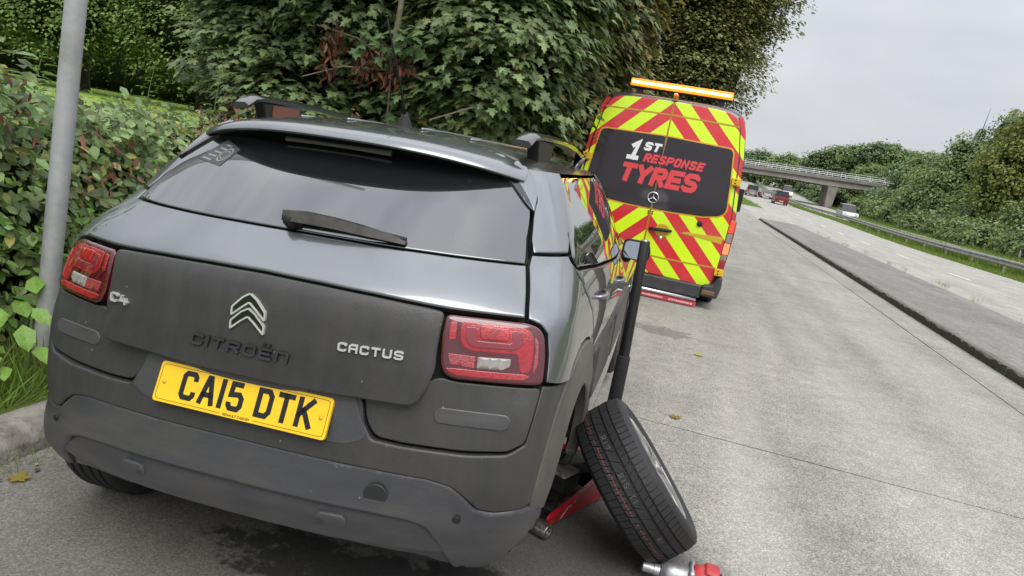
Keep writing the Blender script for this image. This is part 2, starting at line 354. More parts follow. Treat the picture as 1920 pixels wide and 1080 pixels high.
# layby: bed, then one slab per pour
layby = tag(mk('layby', [(-2.3,-6,-.05),(3.62,-6,-.05),(3.62,70,-.045),(-2.3,70,-.045)], [(0,1,2,3)], mat('joint_filler', (.025,.023,.02), .95)), kind='structure')
rows = [4.22+5.4*k for k in range(-2, 13)]
for k in range(len(rows)-1):
    for (x0, x1) in ((-2.22, 3.085), (3.10, 3.60)):
        y0, y1 = rows[k]+.007, min(rows[k+1]-.007, 69.8); z = float(zroad((y0+y1)/2))
        h = random.uniform(-.0015, .0015)
        n = 8 if x1 < 3.09 else 2
        mb = MB(); gx = np.linspace(x0, x1, n+1)
        z0_, z1_ = float(zroad(y0)), float(zroad(y1))
        # slightly rough joint edges
        jo = [random.uniform(-.004,.004) for _ in range(2*n+2)]
        V = [(gx[i], y0+jo[i], z0_+h) for i in range(n+1)]+[(gx[i], y1+jo[n+1+i], z1_+h) for i in range(n+1)]
        V += [(v[0], v[1], v[2]-.06) for v in V]
        F = [(i, i+1, n+2+i, n+1+i) for i in range(n)]+[(i, 2*n+2+i, 2*n+3+i, i+1) for i in range(n)]+[(n+1+i, n+2+i, 3*n+4+i, 3*n+3+i) for i in range(n)]
        F += [(0, n+1, 3*n+3, 2*n+2), (n, 3*n+2, 4*n+3, 2*n+1)]
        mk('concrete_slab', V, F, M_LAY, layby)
sheet('road', np.array([5.72, 9.1, 12.45]), np.arange(-6, 420, 6.), lambda x, y: zroad(y)-.01+0*x, M_ROAD)
sheet('layby_exit', np.array([3.6, 5.72]), np.arange(46.6, 72, 4.), lambda x, y: zroad(y)-.006+0*x, M_ROAD)
sheet('far_road', np.array([14.6, 18, 21.7]), np.arange(-6, 420, 6.), lambda x, y: zroad(y)-.01+0*x, M_ROAD)
road = bpy.data.objects['road']
dash = None
for k in range(22):
    y = 11.2+7.2*k; x = 8.82
    V = [(x-.06, y, 0), (x+.06, y, 0), (x+.06, y+2.1, 0), (x-.06, y+2.1, 0)]
    mk('lane_dash', [(a, b, zroad(b)-.004) for a, b, _ in V], [(0,1,2,3)], M_PAINT, road)
for xx, nm in ((6.02, 'edge_line'), (12.15, 'edge_line')):
    ye = np.arange(-4, 200, 6.); V = []; F = []
    for i, y in enumerate(ye): V += [(xx-.05, y, zroad(y)-.0045), (xx+.05, y, zroad(y)-.0045)]
    F = [(2*i, 2*i+1, 2*i+3, 2*i+2) for i in range(len(ye)-1)]
    mk(nm, V, F, mat('worn_paint', (.5,.49,.46), .8, dirt=(.38,.37,.34), dscale=6, dlo=.35, dhi=.55), road)
mk('give_way_line', [(3.7,46.3,.001),(5.7,47.2,.001),(5.7,47.5,.001),(3.7,46.6,.001)], [(0,1,2,3)], M_PAINT, road)
# island pavement between layby and road, its kerb stones one by one
isl = tag(MB().box(3.78, 5.70, -5, 45.3, -.05, .125).build('island_pavement', M_ISL, bevel=.01), kind='structure')
for k in range(55):
    y0 = -4.1+.915*k; 
    if y0 > 45: break
    j = random.uniform; hh = .128+j(-.004,.004); dx = j(-.004,.004); brk = j(.02,.05) if k in (21,22,30) else 0
    mb = MB(); poly = [(3.60+dx,-.04),(3.79,-.04),(3.79,hh+.002),(3.655+dx,hh),(3.625+dx,hh-.02),(3.607+dx,hh-.06)]
    mb.prism([(p[0], p[1]) for p in poly], lambda a,b,d: (a, d, b), y0+.004+brk, y0+.911)
    ks_ = mb.build('kerb_stone', M_KERBD, isl)
    nq = 9; V = []
    for q in range(nq+1):
        yy = y0+.008+brk+(.899-brk)*q/nq; zt = .098+j(-.022,.016); V += [(3.597+dx, yy, -.03), (3.602+dx, yy, zt)]
    mk('moss_shade', V, [(2*q, 2*q+1, 2*q+3, 2*q+2) for q in range(nq)], M_MOSS_SHADE, ks_)  # dark strip on the kerb face: moss and painted shade together
for (x0,y0,x1,y1) in ((3.9,22.3,5.6,17.9),(3.8,27.5,5.65,26.2)):    # cracks across the island
    n = 14; V = []; 
    for i in range(n+1):
        t = i/n; x = x0+(x1-x0)*t; y = y0+(y1-y0)*t+random.uniform(-.12,.12); V += [(x, y-.025, .127), (x, y+.025, .127)]
    mk('crack', V, [(2*i,2*i+2,2*i+3,2*i+1) for i in range(n)], mat('crack_fill', (.03,.03,.025), .95), isl)
# far edge strip of pale kerb beside the road
M_PALE = mat('pale_edging', (.27,.255,.235), .85, var=.15, vscale=6)
for k in range(25): MB().box(5.70, 5.82, -4+2.0*k+.01, -4+2.0*k+1.99, -.04, .118+random.uniform(-.004,.004)).build('edging_stone', M_PALE, isl, bevel=.008, seg=1)
# left kerb: long stones by the verge, earth strip behind
verge = tag(mk('verge', [(-2.46,-5,.06),(-2.3,-5,.09),(-2.3,60,.09),(-2.46,60,.06)], [(0,1,2,3)], M_EARTH), kind='structure')
for k in range(24):
    y0 = -1.35+.93*k; dx = random.uniform(-.02,.02); hh = .10+random.uniform(-.015,.012)
    poly = [(-2.20+dx,-.04),(-2.215+dx,hh-.045),(-2.25+dx,hh-.01),(-2.30+dx,hh),(-2.47,hh+.005),(-2.47,-.04)]
    MB().prism(poly[::-1], lambda a,b,d: (a, d, b), y0+.008, y0+.922).build('kerb_stone', M_KERB, verge, bevel=.012)

# ---------------------------------------------------------------- foliage
def T_ovate():
    V = np.array([(0,0,0),(.33,.27,.06),(.33,-.27,.06),(.74,.2,.03),(.74,-.2,.03),(1,0,-.10),(.33,0,0),(.74,0,-.03)], float)
    return V, [(0,6,1),(0,2,6),(6,7,3,1),(6,2,4,7),(7,5,3),(7,4,5)]
def T_maple():
    o = [(0,0),(-.06,.14),(-.13,.34),(.10,.27),(.17,.34),(.24,.60),(.36,.42),(.46,.46),(.44,.24),(.56,.20),(.70,.25),(.78,.12),(1.08,0)]
    pts = o+[(x,-y) for x,y in o[-2:0:-1]]
    V = [(x,y,-.10*abs(y)-.12*x*x) for x,y in pts]+[(.38,0,.05)]; n = len(pts)
    return np.array(V, float), [(n, i, (i+1) % n) for i in range(n)][::-1]
def T_quad():
    return np.array([(0,0,0),(.5,.34,.07),(1,0,-.04),(.5,-.34,.07)], float), [(0,2,1),(0,3,2)]
def T_blade():
    return np.array([(0,-.03,0),(0,.03,0),(.6,.022,.04),(.6,-.022,.04),(1,0,-.06)], float), [(0,3,2,1),(3,4,2)]
TPL = dict(ovate=T_ovate(), maple=T_maple(), quad=T_quad(), blade=T_blade())
def unit(a): return a/(np.linalg.norm(a, axis=-1, keepdims=True)+1e-9)
def frames(nrm, t):
    n = unit(nrm); t = unit(t-n*(t*n).sum(-1, keepdims=True)); b = np.cross(n, t); return t, b, n
def leaves_mesh(name, tpl, pos, nrm, tdir, size, width=1.):
    V, F = TPL[tpl]; t, b, n = frames(nrm, tdir); s = np.asarray(size)[:,None,None]
    P = pos[:,None,:]+s*(V[None,:,0:1]*t[:,None,:]+width*V[None,:,1:2]*b[:,None,:]+V[None,:,2:3]*n[:,None,:])
    k = len(V); flat = np.concatenate([np.array(f) for f in F]); sz = np.array([len(f) for f in F])
    N_ = len(pos); fl = (flat[None,:]+(np.arange(N_)*k)[:,None]).ravel()
    return mesh_np(name, P.reshape(-1,3), fl, np.tile(sz, N_), False)
EYE = np.array([0,0,1.45])
def crown_points(lobes, n, clump=.3, per=12, shell=(.78,1.06), back=-.45, up=.55, lump=.0):
    """leaf clumps spread through the outer shell of a set of ellipsoid lobes"""
    Lb = np.array(lobes, float); area = (Lb[:,3]*Lb[:,4]+Lb[:,4]*Lb[:,5]+Lb[:,3]*Lb[:,5]); nc = max(1, n//per)
    idx = RNG.choice(len(Lb), nc*5, p=area/area.sum()); d = unit(RNG.normal(size=(nc*5,3))); r = RNG.uniform(*shell, nc*5)
    c = Lb[idx,:3]+d*Lb[idx,3:]*r[:,None]; out = unit(d/Lb[idx,3:])
    keep = ((EYE-c)*out).sum(1)/np.linalg.norm(EYE-c, axis=1) > back
    for q in Lb:
        keep &= ~((((c-q[:3])/q[3:])**2).sum(1) < .52)
    c = c[keep][:nc]; out = out[keep][:nc]; m = len(c)
    cs = RNG.uniform(.55,1.35,m)
    k = np.repeat(np.arange(m), per); off = RNG.normal(size=(m*per,3))*clump*.5*cs[k][:,None]; off[:,2] *= .6
    pos = c[k]+off
    nrm = out[k]*.5+np.array([0,0,up])+RNG.normal(size=(m*per,3))*.42+off/clump*.35
    td = out[k]*.6+RNG.normal(size=(m*per,3))*.7+np.array([0,0,-.55])
    return pos, nrm, td
def bough_points(lobes, nb, per=26, rad=.34, shell=(.62,1.12), back=-.35, up=.95, out_w=.38, jit=.26, droop=.55):
    """leaves laid like shingles on flattened, drooping boughs round the lobes"""
    Lb = np.array(lobes, float); area = (Lb[:,3]*Lb[:,4]+Lb[:,4]*Lb[:,5]+Lb[:,3]*Lb[:,5])
    idx = RNG.choice(len(Lb), nb*4, p=area/area.sum()); d = unit(RNG.normal(size=(nb*4,3))); r = RNG.uniform(*shell, nb*4)
    c = Lb[idx,:3]+d*Lb[idx,3:]*r[:,None]; out = unit(d/Lb[idx,3:])
    keep = ((EYE-c)*out).sum(1)/np.linalg.norm(EYE-c, axis=1) > back
    for q in Lb: keep &= ~((((c-q[:3])/q[3:])**2).sum(1) < .36)
    c = c[keep][:nb]; out = out[keep][:nb]; m = len(c)
    oh = unit(out*np.array([1,1,.25])+RNG.normal(size=(m,3))*.25); sd_ = unit(np.cross(oh, np.array([0,0,1.])))
    k = np.repeat(np.arange(m), per); n = m*per; sc = RNG.uniform(.6,1.35,m)[k]
    a = RNG.uniform(-.9,1,n); b = np.clip(RNG.normal(size=n)*.5, -.95, .95)*(1.05-np.abs(a)*.5)
    pos = c[k]+oh[k]*(a*rad*sc)[:,None]+sd_[k]*(b*rad*sc)[:,None]
    pos[:,2] += RNG.normal(size=n)*.05*rad/.34-droop*rad*sc*(.5*(a+.9)**2*.5+b*b*.35)
    nrm = np.array([0,0,up])+out[k]*out_w+oh[k]*(.35*droop*(a+.9))[:,None]+RNG.normal(size=(n,3))*jit
    td = oh[k]*.8+sd_[k]*(b*1.3)[:,None]+RNG.normal(size=(n,3))*.35+np.array([0,0,-.45])
    return pos, nrm, td
def core_mesh(lobes, k=.74):  # solid filler lumps for the dark inside of crowns
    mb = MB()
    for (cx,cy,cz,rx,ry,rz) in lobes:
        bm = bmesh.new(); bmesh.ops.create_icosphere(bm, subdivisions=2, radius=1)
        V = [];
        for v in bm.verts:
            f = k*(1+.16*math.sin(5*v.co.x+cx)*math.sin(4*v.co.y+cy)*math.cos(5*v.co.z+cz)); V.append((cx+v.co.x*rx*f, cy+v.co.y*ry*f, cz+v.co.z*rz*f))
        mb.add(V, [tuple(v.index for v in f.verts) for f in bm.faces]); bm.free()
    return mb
M_CORE = mat('inner_shade', (.012,.016,.007), 1.0, var=.5, vscale=4, spec=0.)  # near-black filler colour, the shade inside foliage painted in
M_COREB = mat('bush_inner_shade', (.028,.042,.016), 1.0, var=.5, vscale=2, spec=0.)  # dark filler colour, the shade inside bushes painted in
M_BARK = mat('bark', (.075,.06,.045), .95, var=.35, vscale=12, bump=.7, bscale=25)
M_SYC = mat('sycamore_leaf', (.135,.19,.074), .48, leaf=.24, island=.62, spec=.45)
M_SYC2 = mat('maple_leaf_olive', (.15,.15,.045), .5, leaf=.25, island=.5)
M_YEL = mat('yellowing_leaf', (.22,.17,.03), .5, leaf=.3, island=.5)
M_OAK = mat('oak_leaf', (.175,.20,.068), .55, leaf=.2, island=.5)
M_WOOD = mat('woodland_leaf', (.15,.225,.058), .5, leaf=.28, island=.5)
M_WOOD2 = mat('woodland_leaf_dark', (.085,.135,.045), .6, leaf=.2, island=.5)
M_BUSH = mat('bank_bush_leaf', (.165,.235,.085), .6, leaf=.25, island=.45)
M_BUSH2 = mat('bank_bush_leaf_dark', (.125,.19,.080), .6, leaf=.22, island=.45)
M_BUSH3 = mat('bank_tree_leaf_light', (.17,.20,.045), .6, leaf=.3, island=.45)
M_BRAM = mat('bramble_leaf', (.165,.240,.085), .5, leaf=.27, island=.65, spec=.45)
M_NETT = mat('nettle_leaf', (.095,.19,.03), .55, leaf=.3, island=.4)
M_DEAD = mat('dead_leaf', (.16,.06,.035), .7, leaf=.15, island=.5)
M_BLADE = mat('grass_blade', (.15,.23,.042), .6, leaf=.3, island=.45)
M_STRAW = mat('dry_grass', (.36,.31,.15), .8, leaf=.2, island=.3)
def foliage(name, tpl, lobes, n, size, m, parent, width=1., **kw):
    pos, nrm, td = crown_points(lobes, n, **kw)
    ok = pos[:,2] > ground_z(pos[:,0], pos[:,1])+.03; pos, nrm, td = pos[ok], nrm[ok], td[ok]
    sz = RNG.uniform(size*.65, size*1.3, len(pos))
    o = link(name, leaves_mesh(name, tpl, pos, nrm, td, sz, width), m, parent); o['kind'] = 'stuff'; return o
def tree(name, label, base, lobes, n, size, m, tpl='quad', r0=.22, group=None, limbs=6, extra=None, cat='tree', core=.74, **kw):
    bx, by = base; bz = float(ground_z(bx, by)); t = thing(name, label, cat, (bx,by,bz-.05), group=group)
    L0 = [(l[0]-bx, l[1]-by, l[2]-bz+.05)+tuple(l[3:]) for l in lobes]
    mb = MB(); top = max(l, key=lambda q: q[2]) if False else max(L0, key=lambda q: q[2])
    mb.tube([(0,0,-.3),(.05*r0,0,.3),(top[0]*.3, top[1]*.3, top[2]*.45),(top[0]*.8, top[1]*.8, top[2])], [r0*1.25, r0, r0*.7, r0*.2], 9)
    for i in range(limbs):
        l = L0[i % len(L0)]; s = .25+.1*i % .5; f = random.uniform(.55,.9)
        st = Vector((top[0]*.3*s/.45, top[1]*.3*s/.45, top[2]*s)); en = Vector((l[0]+random.uniform(-.6,.6)*l[3], l[1]+random.uniform(-.6,.6)*l[4], l[2]+random.uniform(-.2,.6)*l[5]))
        mb.tube([st, st.lerp(en,.5)+Vector((0,0,.1*l[5])), en], [r0*.45, r0*.28, r0*.06], 6)
    mb.build('trunk', M_BARK, t, smooth=True)
    lw = [tuple(l) for l in L0]
    # generate in world space, then shift into the tree's frame
    pos, nrm, td = bough_points(lobes, n//kw.pop('per'), per=26, **{a: b for a, b in kw.items() if a in ('rad','droop','shell')}) if 'rad' in kw else crown_points(lobes, n, **kw)
    ok = pos[:,2] > ground_z(pos[:,0], pos[:,1])+.05; pos, nrm, td = pos[ok], nrm[ok], td[ok]
    o = link('crown', leaves_mesh('crown', tpl, pos-np.array([bx,by,bz-.05]), nrm, td, RNG.uniform(size*.65,size*1.3,len(pos))), m, t); o['kind'] = 'stuff'
    if extra:
        for (nm, tp, f, sz, mm) in extra:
            k = RNG.choice(len(pos), int(len(pos)*f), replace=False)
            q = pos[k]+RNG.normal(size=(len(k),3))*.05-np.array([bx,by,bz-.05])
            o = link(nm, leaves_mesh(nm, tp, q, nrm[k], td[k], RNG.uniform(sz*.7,sz*1.3,len(k))), mm, t); o['kind'] = 'stuff'
    if core: c = core_mesh(lw, core).build('shade_core', M_CORE if by < 45 else M_COREB, t, smooth=True); c['kind'] = 'stuff'  # solid dark core added to block light through the crown
    return t
def part_leaves(parent, tpl, pos, nrm, td, size, m, width=1., name='leaf'):
    """single leaves as parts: shared mesh data, one object each"""
    V, F = TPL[tpl]; me = bpy.data.meshes.new('leaf'); me.from_pydata([(v[0], v[1]*width, v[2]) for v in V], [], [tuple(f) for f in F]); me.materials.append(m)
    t, b, n = frames(nrm, td)
    for i in range(len(pos)):
        s = float(size[i]); M_ = Matrix(((t[i,0]*s, b[i,0]*s, n[i,0]*s, pos[i,0]), (t[i,1]*s, b[i,1]*s, n[i,1]*s, pos[i,1]), (t[i,2]*s, b[i,2]*s, n[i,2]*s, pos[i,2]), (0,0,0,1)))
        o = bpy.data.objects.new(name, me); COL.objects.link(o); o.parent = parent; o.matrix_local = M_
ORD = 'first second third fourth fifth sixth seventh eighth ninth tenth eleventh twelfth thirteenth fourteenth fifteenth sixteenth seventeenth eighteenth nineteenth twentieth'.split()
# ---- bramble bank on the left
def bank_points(n, y0, y1, wf=.5, jit=.12):
    y = RNG.uniform(y0, y1, n); q = RNG.uniform(0, 1, n); fr = q < wf; s = np.where(fr, q/wf, ((q-wf)/(1-wf))**1.35)
    wob = .16*np.sin(y*2.1)+.12*np.sin(y*4.7+1)+.07*np.sin(y*9.1)
    top = 1.33-.10*smooth01((y-3.0)/1.2)+.07*np.sin(y*2.7+.6)+.06*np.sin(y*5.9)+.05*np.sin(y*11)-.05*smooth01((y-3.6)/2)
    xf = -2.86-.32*s**2-wob*s*.6; zf = .12+(top-.18)*s**.9
    xt = -3.15-wob-4.6*s; zt = top-.02-.12*s*smooth01((y-2.5)/1.5)+.05*np.sin(xt*3.1)*np.cos(y*3)-.0*s
    x = np.where(fr, xf, xt); z = np.where(fr, zf, zt)
    nx = np.where(fr, .95-.5*s, .15); nz = np.where(fr, .25+.5*s, 1.0)
    nrm = np.stack([nx, -.15*np.ones(n), nz], 1)
    dep = np.abs(RNG.normal(size=n))*jit; pos = np.stack([x, y, z], 1)-unit(nrm)*dep[:,None]+RNG.normal(size=(n,3))*.05
    td = np.stack([.7+RNG.normal(size=n)*.5, RNG.normal(size=n)*.8, -.55+RNG.normal(size=n)*.35], 1)
    return pos, nrm+RNG.normal(size=(n,3))*.38, td
bram = thing('bramble_bank', 'tangled bank of bramble leaves behind the grey lamp post', 'bramble', (-3.2,4,0))
off = np.array([-3.2,4,0])
pos, nrm, td = bank_points(26000, .6, 11); o = link('foliage', leaves_mesh('foliage', 'ovate', pos-off, nrm, td, RNG.uniform(.035,.088,len(pos)), 1.1), M_BRAM, bram); o['kind'] = 'stuff'
pos, nrm, td = bank_points(9000, .6, 11, jit=.3); o = link('inner_foliage', leaves_mesh('inner_foliage', 'ovate', pos-off, nrm, td, RNG.uniform(.05,.09,len(pos))), M_SYC, bram); o['kind'] = 'stuff'
pos, nrm, td = bank_points(7000, .6, 11, .55, jit=.06); o = link('young_shoots', leaves_mesh('young_shoots', 'ovate', pos-off, nrm, td, RNG.uniform(.03,.06,len(pos)), .9), M_NETT, bram); o['kind'] = 'stuff'
pos, nrm, td = bank_points(1500, .8, 9, .5, jit=.05); o = link('yellowing_leaves', leaves_mesh('yellowing_leaves', 'ovate', pos-off, nrm, td, RNG.uniform(.04,.08,len(pos)), 1.0), mat('bramble_yellowing', (.26,.25,.06), .55, leaf=.25, island=.5), bram); o['kind'] = 'stuff'
# trifoliate leaves near the camera, one by one
pos, nrm, td = bank_points(105, 1.5, 4.4, .62, jit=.02); P3, N3, T3, S3 = [], [], [], []
t_, b_, n_ = frames(nrm, td)
for i in range(len(pos)):
    for a in (0, 1.25, -1.25):
        d = t_[i]*math.cos(a)+b_[i]*math.sin(a); P3.append(pos[i]+n_[i]*.03+d*.012); N3.append(n_[i]+RNG.normal(size=3)*.15); T3.append(d); S3.append(RNG.uniform(.075,.12)*(1 if a == 0 else .85))
part_leaves(bram, 'ovate', np.array(P3)[:300]-off, np.array(N3)[:300], np.array(T3)[:300], S3[:300], mat('bramble_leaf_pale', (.125,.185,.078), .5, leaf=.22, spec=.45, var=.3, vscale=3), 1.25)
# dark filler mass put inside the bank to block light
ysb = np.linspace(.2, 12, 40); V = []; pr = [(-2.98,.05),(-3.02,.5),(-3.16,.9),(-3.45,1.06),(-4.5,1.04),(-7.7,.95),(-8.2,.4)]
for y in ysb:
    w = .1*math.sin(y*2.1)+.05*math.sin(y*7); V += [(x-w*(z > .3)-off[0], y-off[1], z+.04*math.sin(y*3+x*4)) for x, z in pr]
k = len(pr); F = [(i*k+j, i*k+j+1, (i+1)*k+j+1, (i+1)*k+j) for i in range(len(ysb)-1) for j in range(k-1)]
o = mk('shade_filler', V, F, M_CORE, bram, True); o['kind'] = 'stuff'  # added filler, painted near black, stops light passing through the bank
mb = MB()
for i in range(90):
    y = random.uniform(1, 8); x = -3.0-random.random()*1.2; z0 = random.uniform(.5,1.15); dx, dy = random.uniform(-.5,.5), random.uniform(-.6,.6)
    mb.tube([(x-off[0], y-off[1], z0), (x+dx*.5-off[0]+.05, y+dy*.5-off[1], z0+.18), (x+dx-off[0]+.12, y+dy-off[1], z0+random.uniform(-.1,.15))], [.005,.004,.002], 5)
mb.build('bramble_stems', mat('bramble_stem', (.13,.075,.045), .8), bram)
# brown withered sprays in the hedge
def spray(parent, c, rad, n, size, m, tpl='ovate', name='withered_leaves', width=.6, down=-1.2, off=np.zeros(3)):
    p = np.array(c)+RNG.normal(size=(n,3))*rad; td = RNG.normal(size=(n,3))*.5+np.array([0,0,down])
    o = link(name, leaves_mesh(name, tpl, p-off, RNG.normal(size=(n,3)), td, RNG.uniform(size*.6,size*1.2,n), width), m, parent); o['kind'] = 'stuff'; return o
for c, r, n in (((-3.55,4.75,1.2),.12,150), ((-3.3,5.0,1.12),.1,110), ((-3.0,5.6,1.32),.09,80), ((-3.25,4.2,1.18),.05,30), ((-3.05,3.1,.95),.10,60), ((-3.1,2.5,1.2),.09,50), ((-2.98,4.4,.75),.10,60)): spray(bram, c, r, n, .07, M_DEAD, off=off)
# upright sprigs above the hedge line
for i, (px, py, pz, h) in enumerate(((-5.0,5.5,1.10,.55),(-4.6,5.9,1.1,.66),(-4.2,6.6,1.12,.5),(-3.9,3.4,1.18,.34))):
    s = thing('tall_sprig', ('slender leafy sprig standing above the brambles, against the dark wood','tallest leafy sprig standing above the brambles, against the dark wood','leafy sprig standing above the brambles nearest the maple trees','short pale sprig standing above the brambles by the lamp post')[i], 'sprig', (px,py,pz))
    MB().tube([(0,0,-.2),(.02,0,h*.5),(.05,.02,h)], [.007,.005,.002], 5).build('stem', mat('green_stem', (.12,.15,.05), .7), s)
    P_, N_, D_ = [], [], []
    for q in range(16):
        f = q/15; a = q*2.4; d = np.array([math.cos(a), math.sin(a), .15]); P_.append(np.array([.05*f,.02*f,h*(.15+.85*f)])+d*.015); N_.append(np.array([0,0,1])+d*-.1); D_.append(d)
    part_leaves(s, 'ovate', np.array(P_), np.array(N_), np.array(D_), [.14*(1.15-.7*q/15) for q in range(16)], M_NETT)
# big-leaved plant, nettles and grass at the verge foot
bd = thing('burdock_plant', 'bright green plant with very large leaves at the foot of the lamp post', 'plant', (-2.60,2.30,.1))
P_, N_, D_, S_ = [], [], [], []
for q in range(22):
    a = q*2.4; r = .03+.14*math.sqrt(q/22); d = np.array([math.cos(a), math.sin(a), .05]); P_.append(np.array([r*math.cos(a)*.8, r*math.sin(a)*1.6, .06+.30*(1-q/22)+random.uniform(-.04,.04)])); N_.append(np.array([.45,-.3,1])+RNG.normal(size=3)*.25); D_.append(d+np.array([.4,-.2,-.25])); S_.append(random.uniform(.07,.125))
part_leaves(bd, 'ovate', np.array(P_), np.array(N_), np.array(D_), S_, mat('burdock_leaf', (.16,.30,.045), .5, leaf=.25, var=.25, vscale=9), 1.25)
MB().tube([(0,0,-.05),(.02,.0,.3)], [.012,.006], 6).build('stem', mat('green_stem', (.12,.15,.05), .7), bd)
nt_ = thing('nettle_patch', 'patch of bright green nettles at the left edge below the brambles', 'nettles', (-2.9,2.1,.1))
pos = np.stack([RNG.uniform(-3.0,-2.74,1500), RNG.uniform(1.1,3.6,1500), .15+.62*RNG.uniform(0,1,1500)**.8], 1); pos[:,0] -= .16*(pos[:,2]-.1)
td = np.stack([.6+RNG.normal(size=1500)*.5, RNG.normal(size=1500)*.8, -.3+RNG.normal(size=1500)*.3], 1)
link('foliage', leaves_mesh('foliage', 'ovate', pos-np.array([-2.9,2.1,.1]), np.array([.5,-.2,.8])+RNG.normal(size=(1500,3))*.3, td, RNG.uniform(.05,.095,1500), .85), M_NETT, nt_)['kind'] = 'stuff'
def blades(name, xr, yr, n, h, m, lean=.45, zf=None, dens=None, width=.35):
    x = RNG.uniform(*xr, n); y = RNG.uniform(*yr, n); z = ground_z(x, y) if zf is None else zf(x, y)
    pos = np.stack([x, y, z-.01], 1); td = np.stack([RNG.normal(size=n)*lean, RNG.normal(size=n)*lean, np.ones(n)], 1)
    o = link(name, leaves_mesh(name, 'blade', pos, np.stack([RNG.normal(size=n), RNG.normal(size=n), np.zeros(n)], 1), td, RNG.uniform(h*.5,h*1.25,n), width), m); return tag(o, kind='stuff')
blades('verge_grass', (-3.0,-2.47), (.3,9), 5200, .21, M_BLADE, width=.5)
blades('kerbside_grass', (-2.78,-2.42), (1.1,4.2), 8000, .16, M_BLADE, lean=.75, zf=lambda x, y: .09+0*x, width=.6)
blades('dry_grass', (-2.85,-2.46), (.3,8), 420, .30, M_STRAW, lean=.6, width=.3)
blades('kerb_grass', (-2.24,-2.12), (.5,3.4), 900, .07, M_BLADE, lean=.8, zf=lambda x, y: 0*x+.0, width=.6)
blades('median_grass', (12.5,14.5), (20,120), 26000, .24, M_BLADE, lean=.6, zf=lambda x, y: zroad(y)-.04, width=1.1)
blades('tall_median_grass', (13.75,14.55), (18,74), 12000, .72, M_BLADE, lean=.35, zf=lambda x, y: zroad(y)-.04, width=.8)
blades('roadside_grass', (21.9,25.5), (22,150), 26000, .34, M_BLADE, lean=.6, width=1.2)
blades('exit_grass', (-2.3,5.5), (70.5,110), 4000, .3, M_BLADE, zf=lambda x, y: zroad(y)+.02, width=1.5)
blades('field_edge_grass', (-30,-8), (8,32), 9000, .16, mat('field_blade', (.17,.27,.04), .7, leaf=.35, island=.35), zf=lambda x, y: ground_z(x, y)+.02, width=.9)
sheet('median', np.linspace(12.45,14.6,5), np.arange(-6,420,6.), lambda x, y: zroad(y)-.02+.05*np.sin(x*1.4), M_GRASS)
# weeds along the island's road edge
wd = []
for i, y in enumerate((12.6,13.1,15.9,17.6,18.2,20.9,22.5,25.5,28.9,29.6,33.0,36.5)):
    x = 5.62+random.uniform(-.06,.06); s = thing('weed', 'small weed along the road edge of the island, '+ORD[i]+' from near end', 'weed', (x,y,.12), group='weeds along the island edge')
    n = 46; h = random.uniform(.08,.2); pos = RNG.normal(size=(n,3))*np.array([.05,.07,0]); pos[:,2] = RNG.uniform(0,h*.8,n)
    link('foliage', leaves_mesh('foliage', 'blade', pos, RNG.normal(size=(n,3))*np.array([1,1,.1]), np.stack([RNG.normal(size=n)*.5, RNG.normal(size=n)*.5, np.ones(n)],1), RNG.uniform(.05,.11,n), .8), M_BUSH, s)['kind'] = 'stuff'

# ---- maples just behind the car
G = 'leafy maples behind the car'
t1 = tree('maple_tree', 'dark green maple straight behind the car roof and its aerial', (-3.7,9.2), [(-3.4,8.8,2.1,1.35,1.2,1.5),(-4.6,8.4,3.9,1.6,1.5,1.7),(-2.9,8.6,3.9,1.3,1.4,1.7),(-2.6,8.2,2.7,.9,1.0,1.3)], 42000, .107, M_SYC, 'maple', .13, rad=.36, per=26, extra=[('yellowing_leaves','maple',.008,.1,M_YEL)])
t2 = tree('maple_tree', 'maple with olive leaves overhanging the left side of the van', (-2.9,10.6), [(-2.35,9.8,2.5,1.0,1.1,1.5),(-2.5,10.2,4.2,1.3,1.3,1.6),(-2.35,9.6,1.4,.75,.9,1.0)], 26000, .10, M_SYC, 'maple', .12, rad=.32, per=26, extra=[('olive_leaves','maple',.6,.11,M_SYC2),('yellowing_leaves','maple',.05,.1,M_YEL)])
t3 = tree('maple_tree', 'maple with large pale leaves at the end of the field hedge', (-5.7,8.6), [(-5.5,8.3,2.3,.95,1.0,1.2),(-5.9,8.6,4.0,1.2,1.2,1.5),(-4.9,7.9,1.6,.8,.8,.7)], 19000, .10, M_SYC, 'maple', .1, rad=.32, per=26)
t4 = tree('hazel_tree', 'slim yellowing tree whose edge shows against the oak beside the van', (-1.95,11.2), [(-1.75,10.6,3.0,.55,.7,1.9),(-1.95,10.9,4.8,.7,.8,1.3),(-1.75,10.3,1.7,.4,.6,.9)], 9000, .085, M_SYC2, 'ovate', .07, rad=.28, per=26, extra=[('yellow_leaves','ovate',.42,.1,M_YEL)])
MB().tube([(-3.37,7.0,2.28),(-3.36,7.0,2.6),(-3.33,7.0,3.6)], [.030,.029,.026], 8).build('bare_stem', mat('stem_bark', (.14,.125,.09), .9, var=.3, vscale=20), None)
bs = bpy.data.objects['bare_stem']; bs.name = 'sapling_stem'; tag(bs, 'thin bare upright stem in front of the dark maple', 'sapling')
dl = thing('withered_branch', 'broken branch hung with brown withered leaves in front of the maple', 'branch', (-3.8,7.2,2.1)); do = np.array([-3.8,7.2,2.1])
mb = MB(); mb.tube([(-.55,-.1,.28),(-.1,0,.22),(.25,0,.05),(.7,.05,-.1)], [.006,.009,.011,.014], 6); mb.tube([(-.65,-.1,-.28),(-.2,-.05,-.1),(.35,0,-.06)], [.005,.008,.011], 6); mb.tube([(.9,-.1,-.5),(1.3,0,-.3)], [.005,.008], 6)
mb.build('branch_wood', mat('pale_twig', (.26,.21,.15), .9), dl)
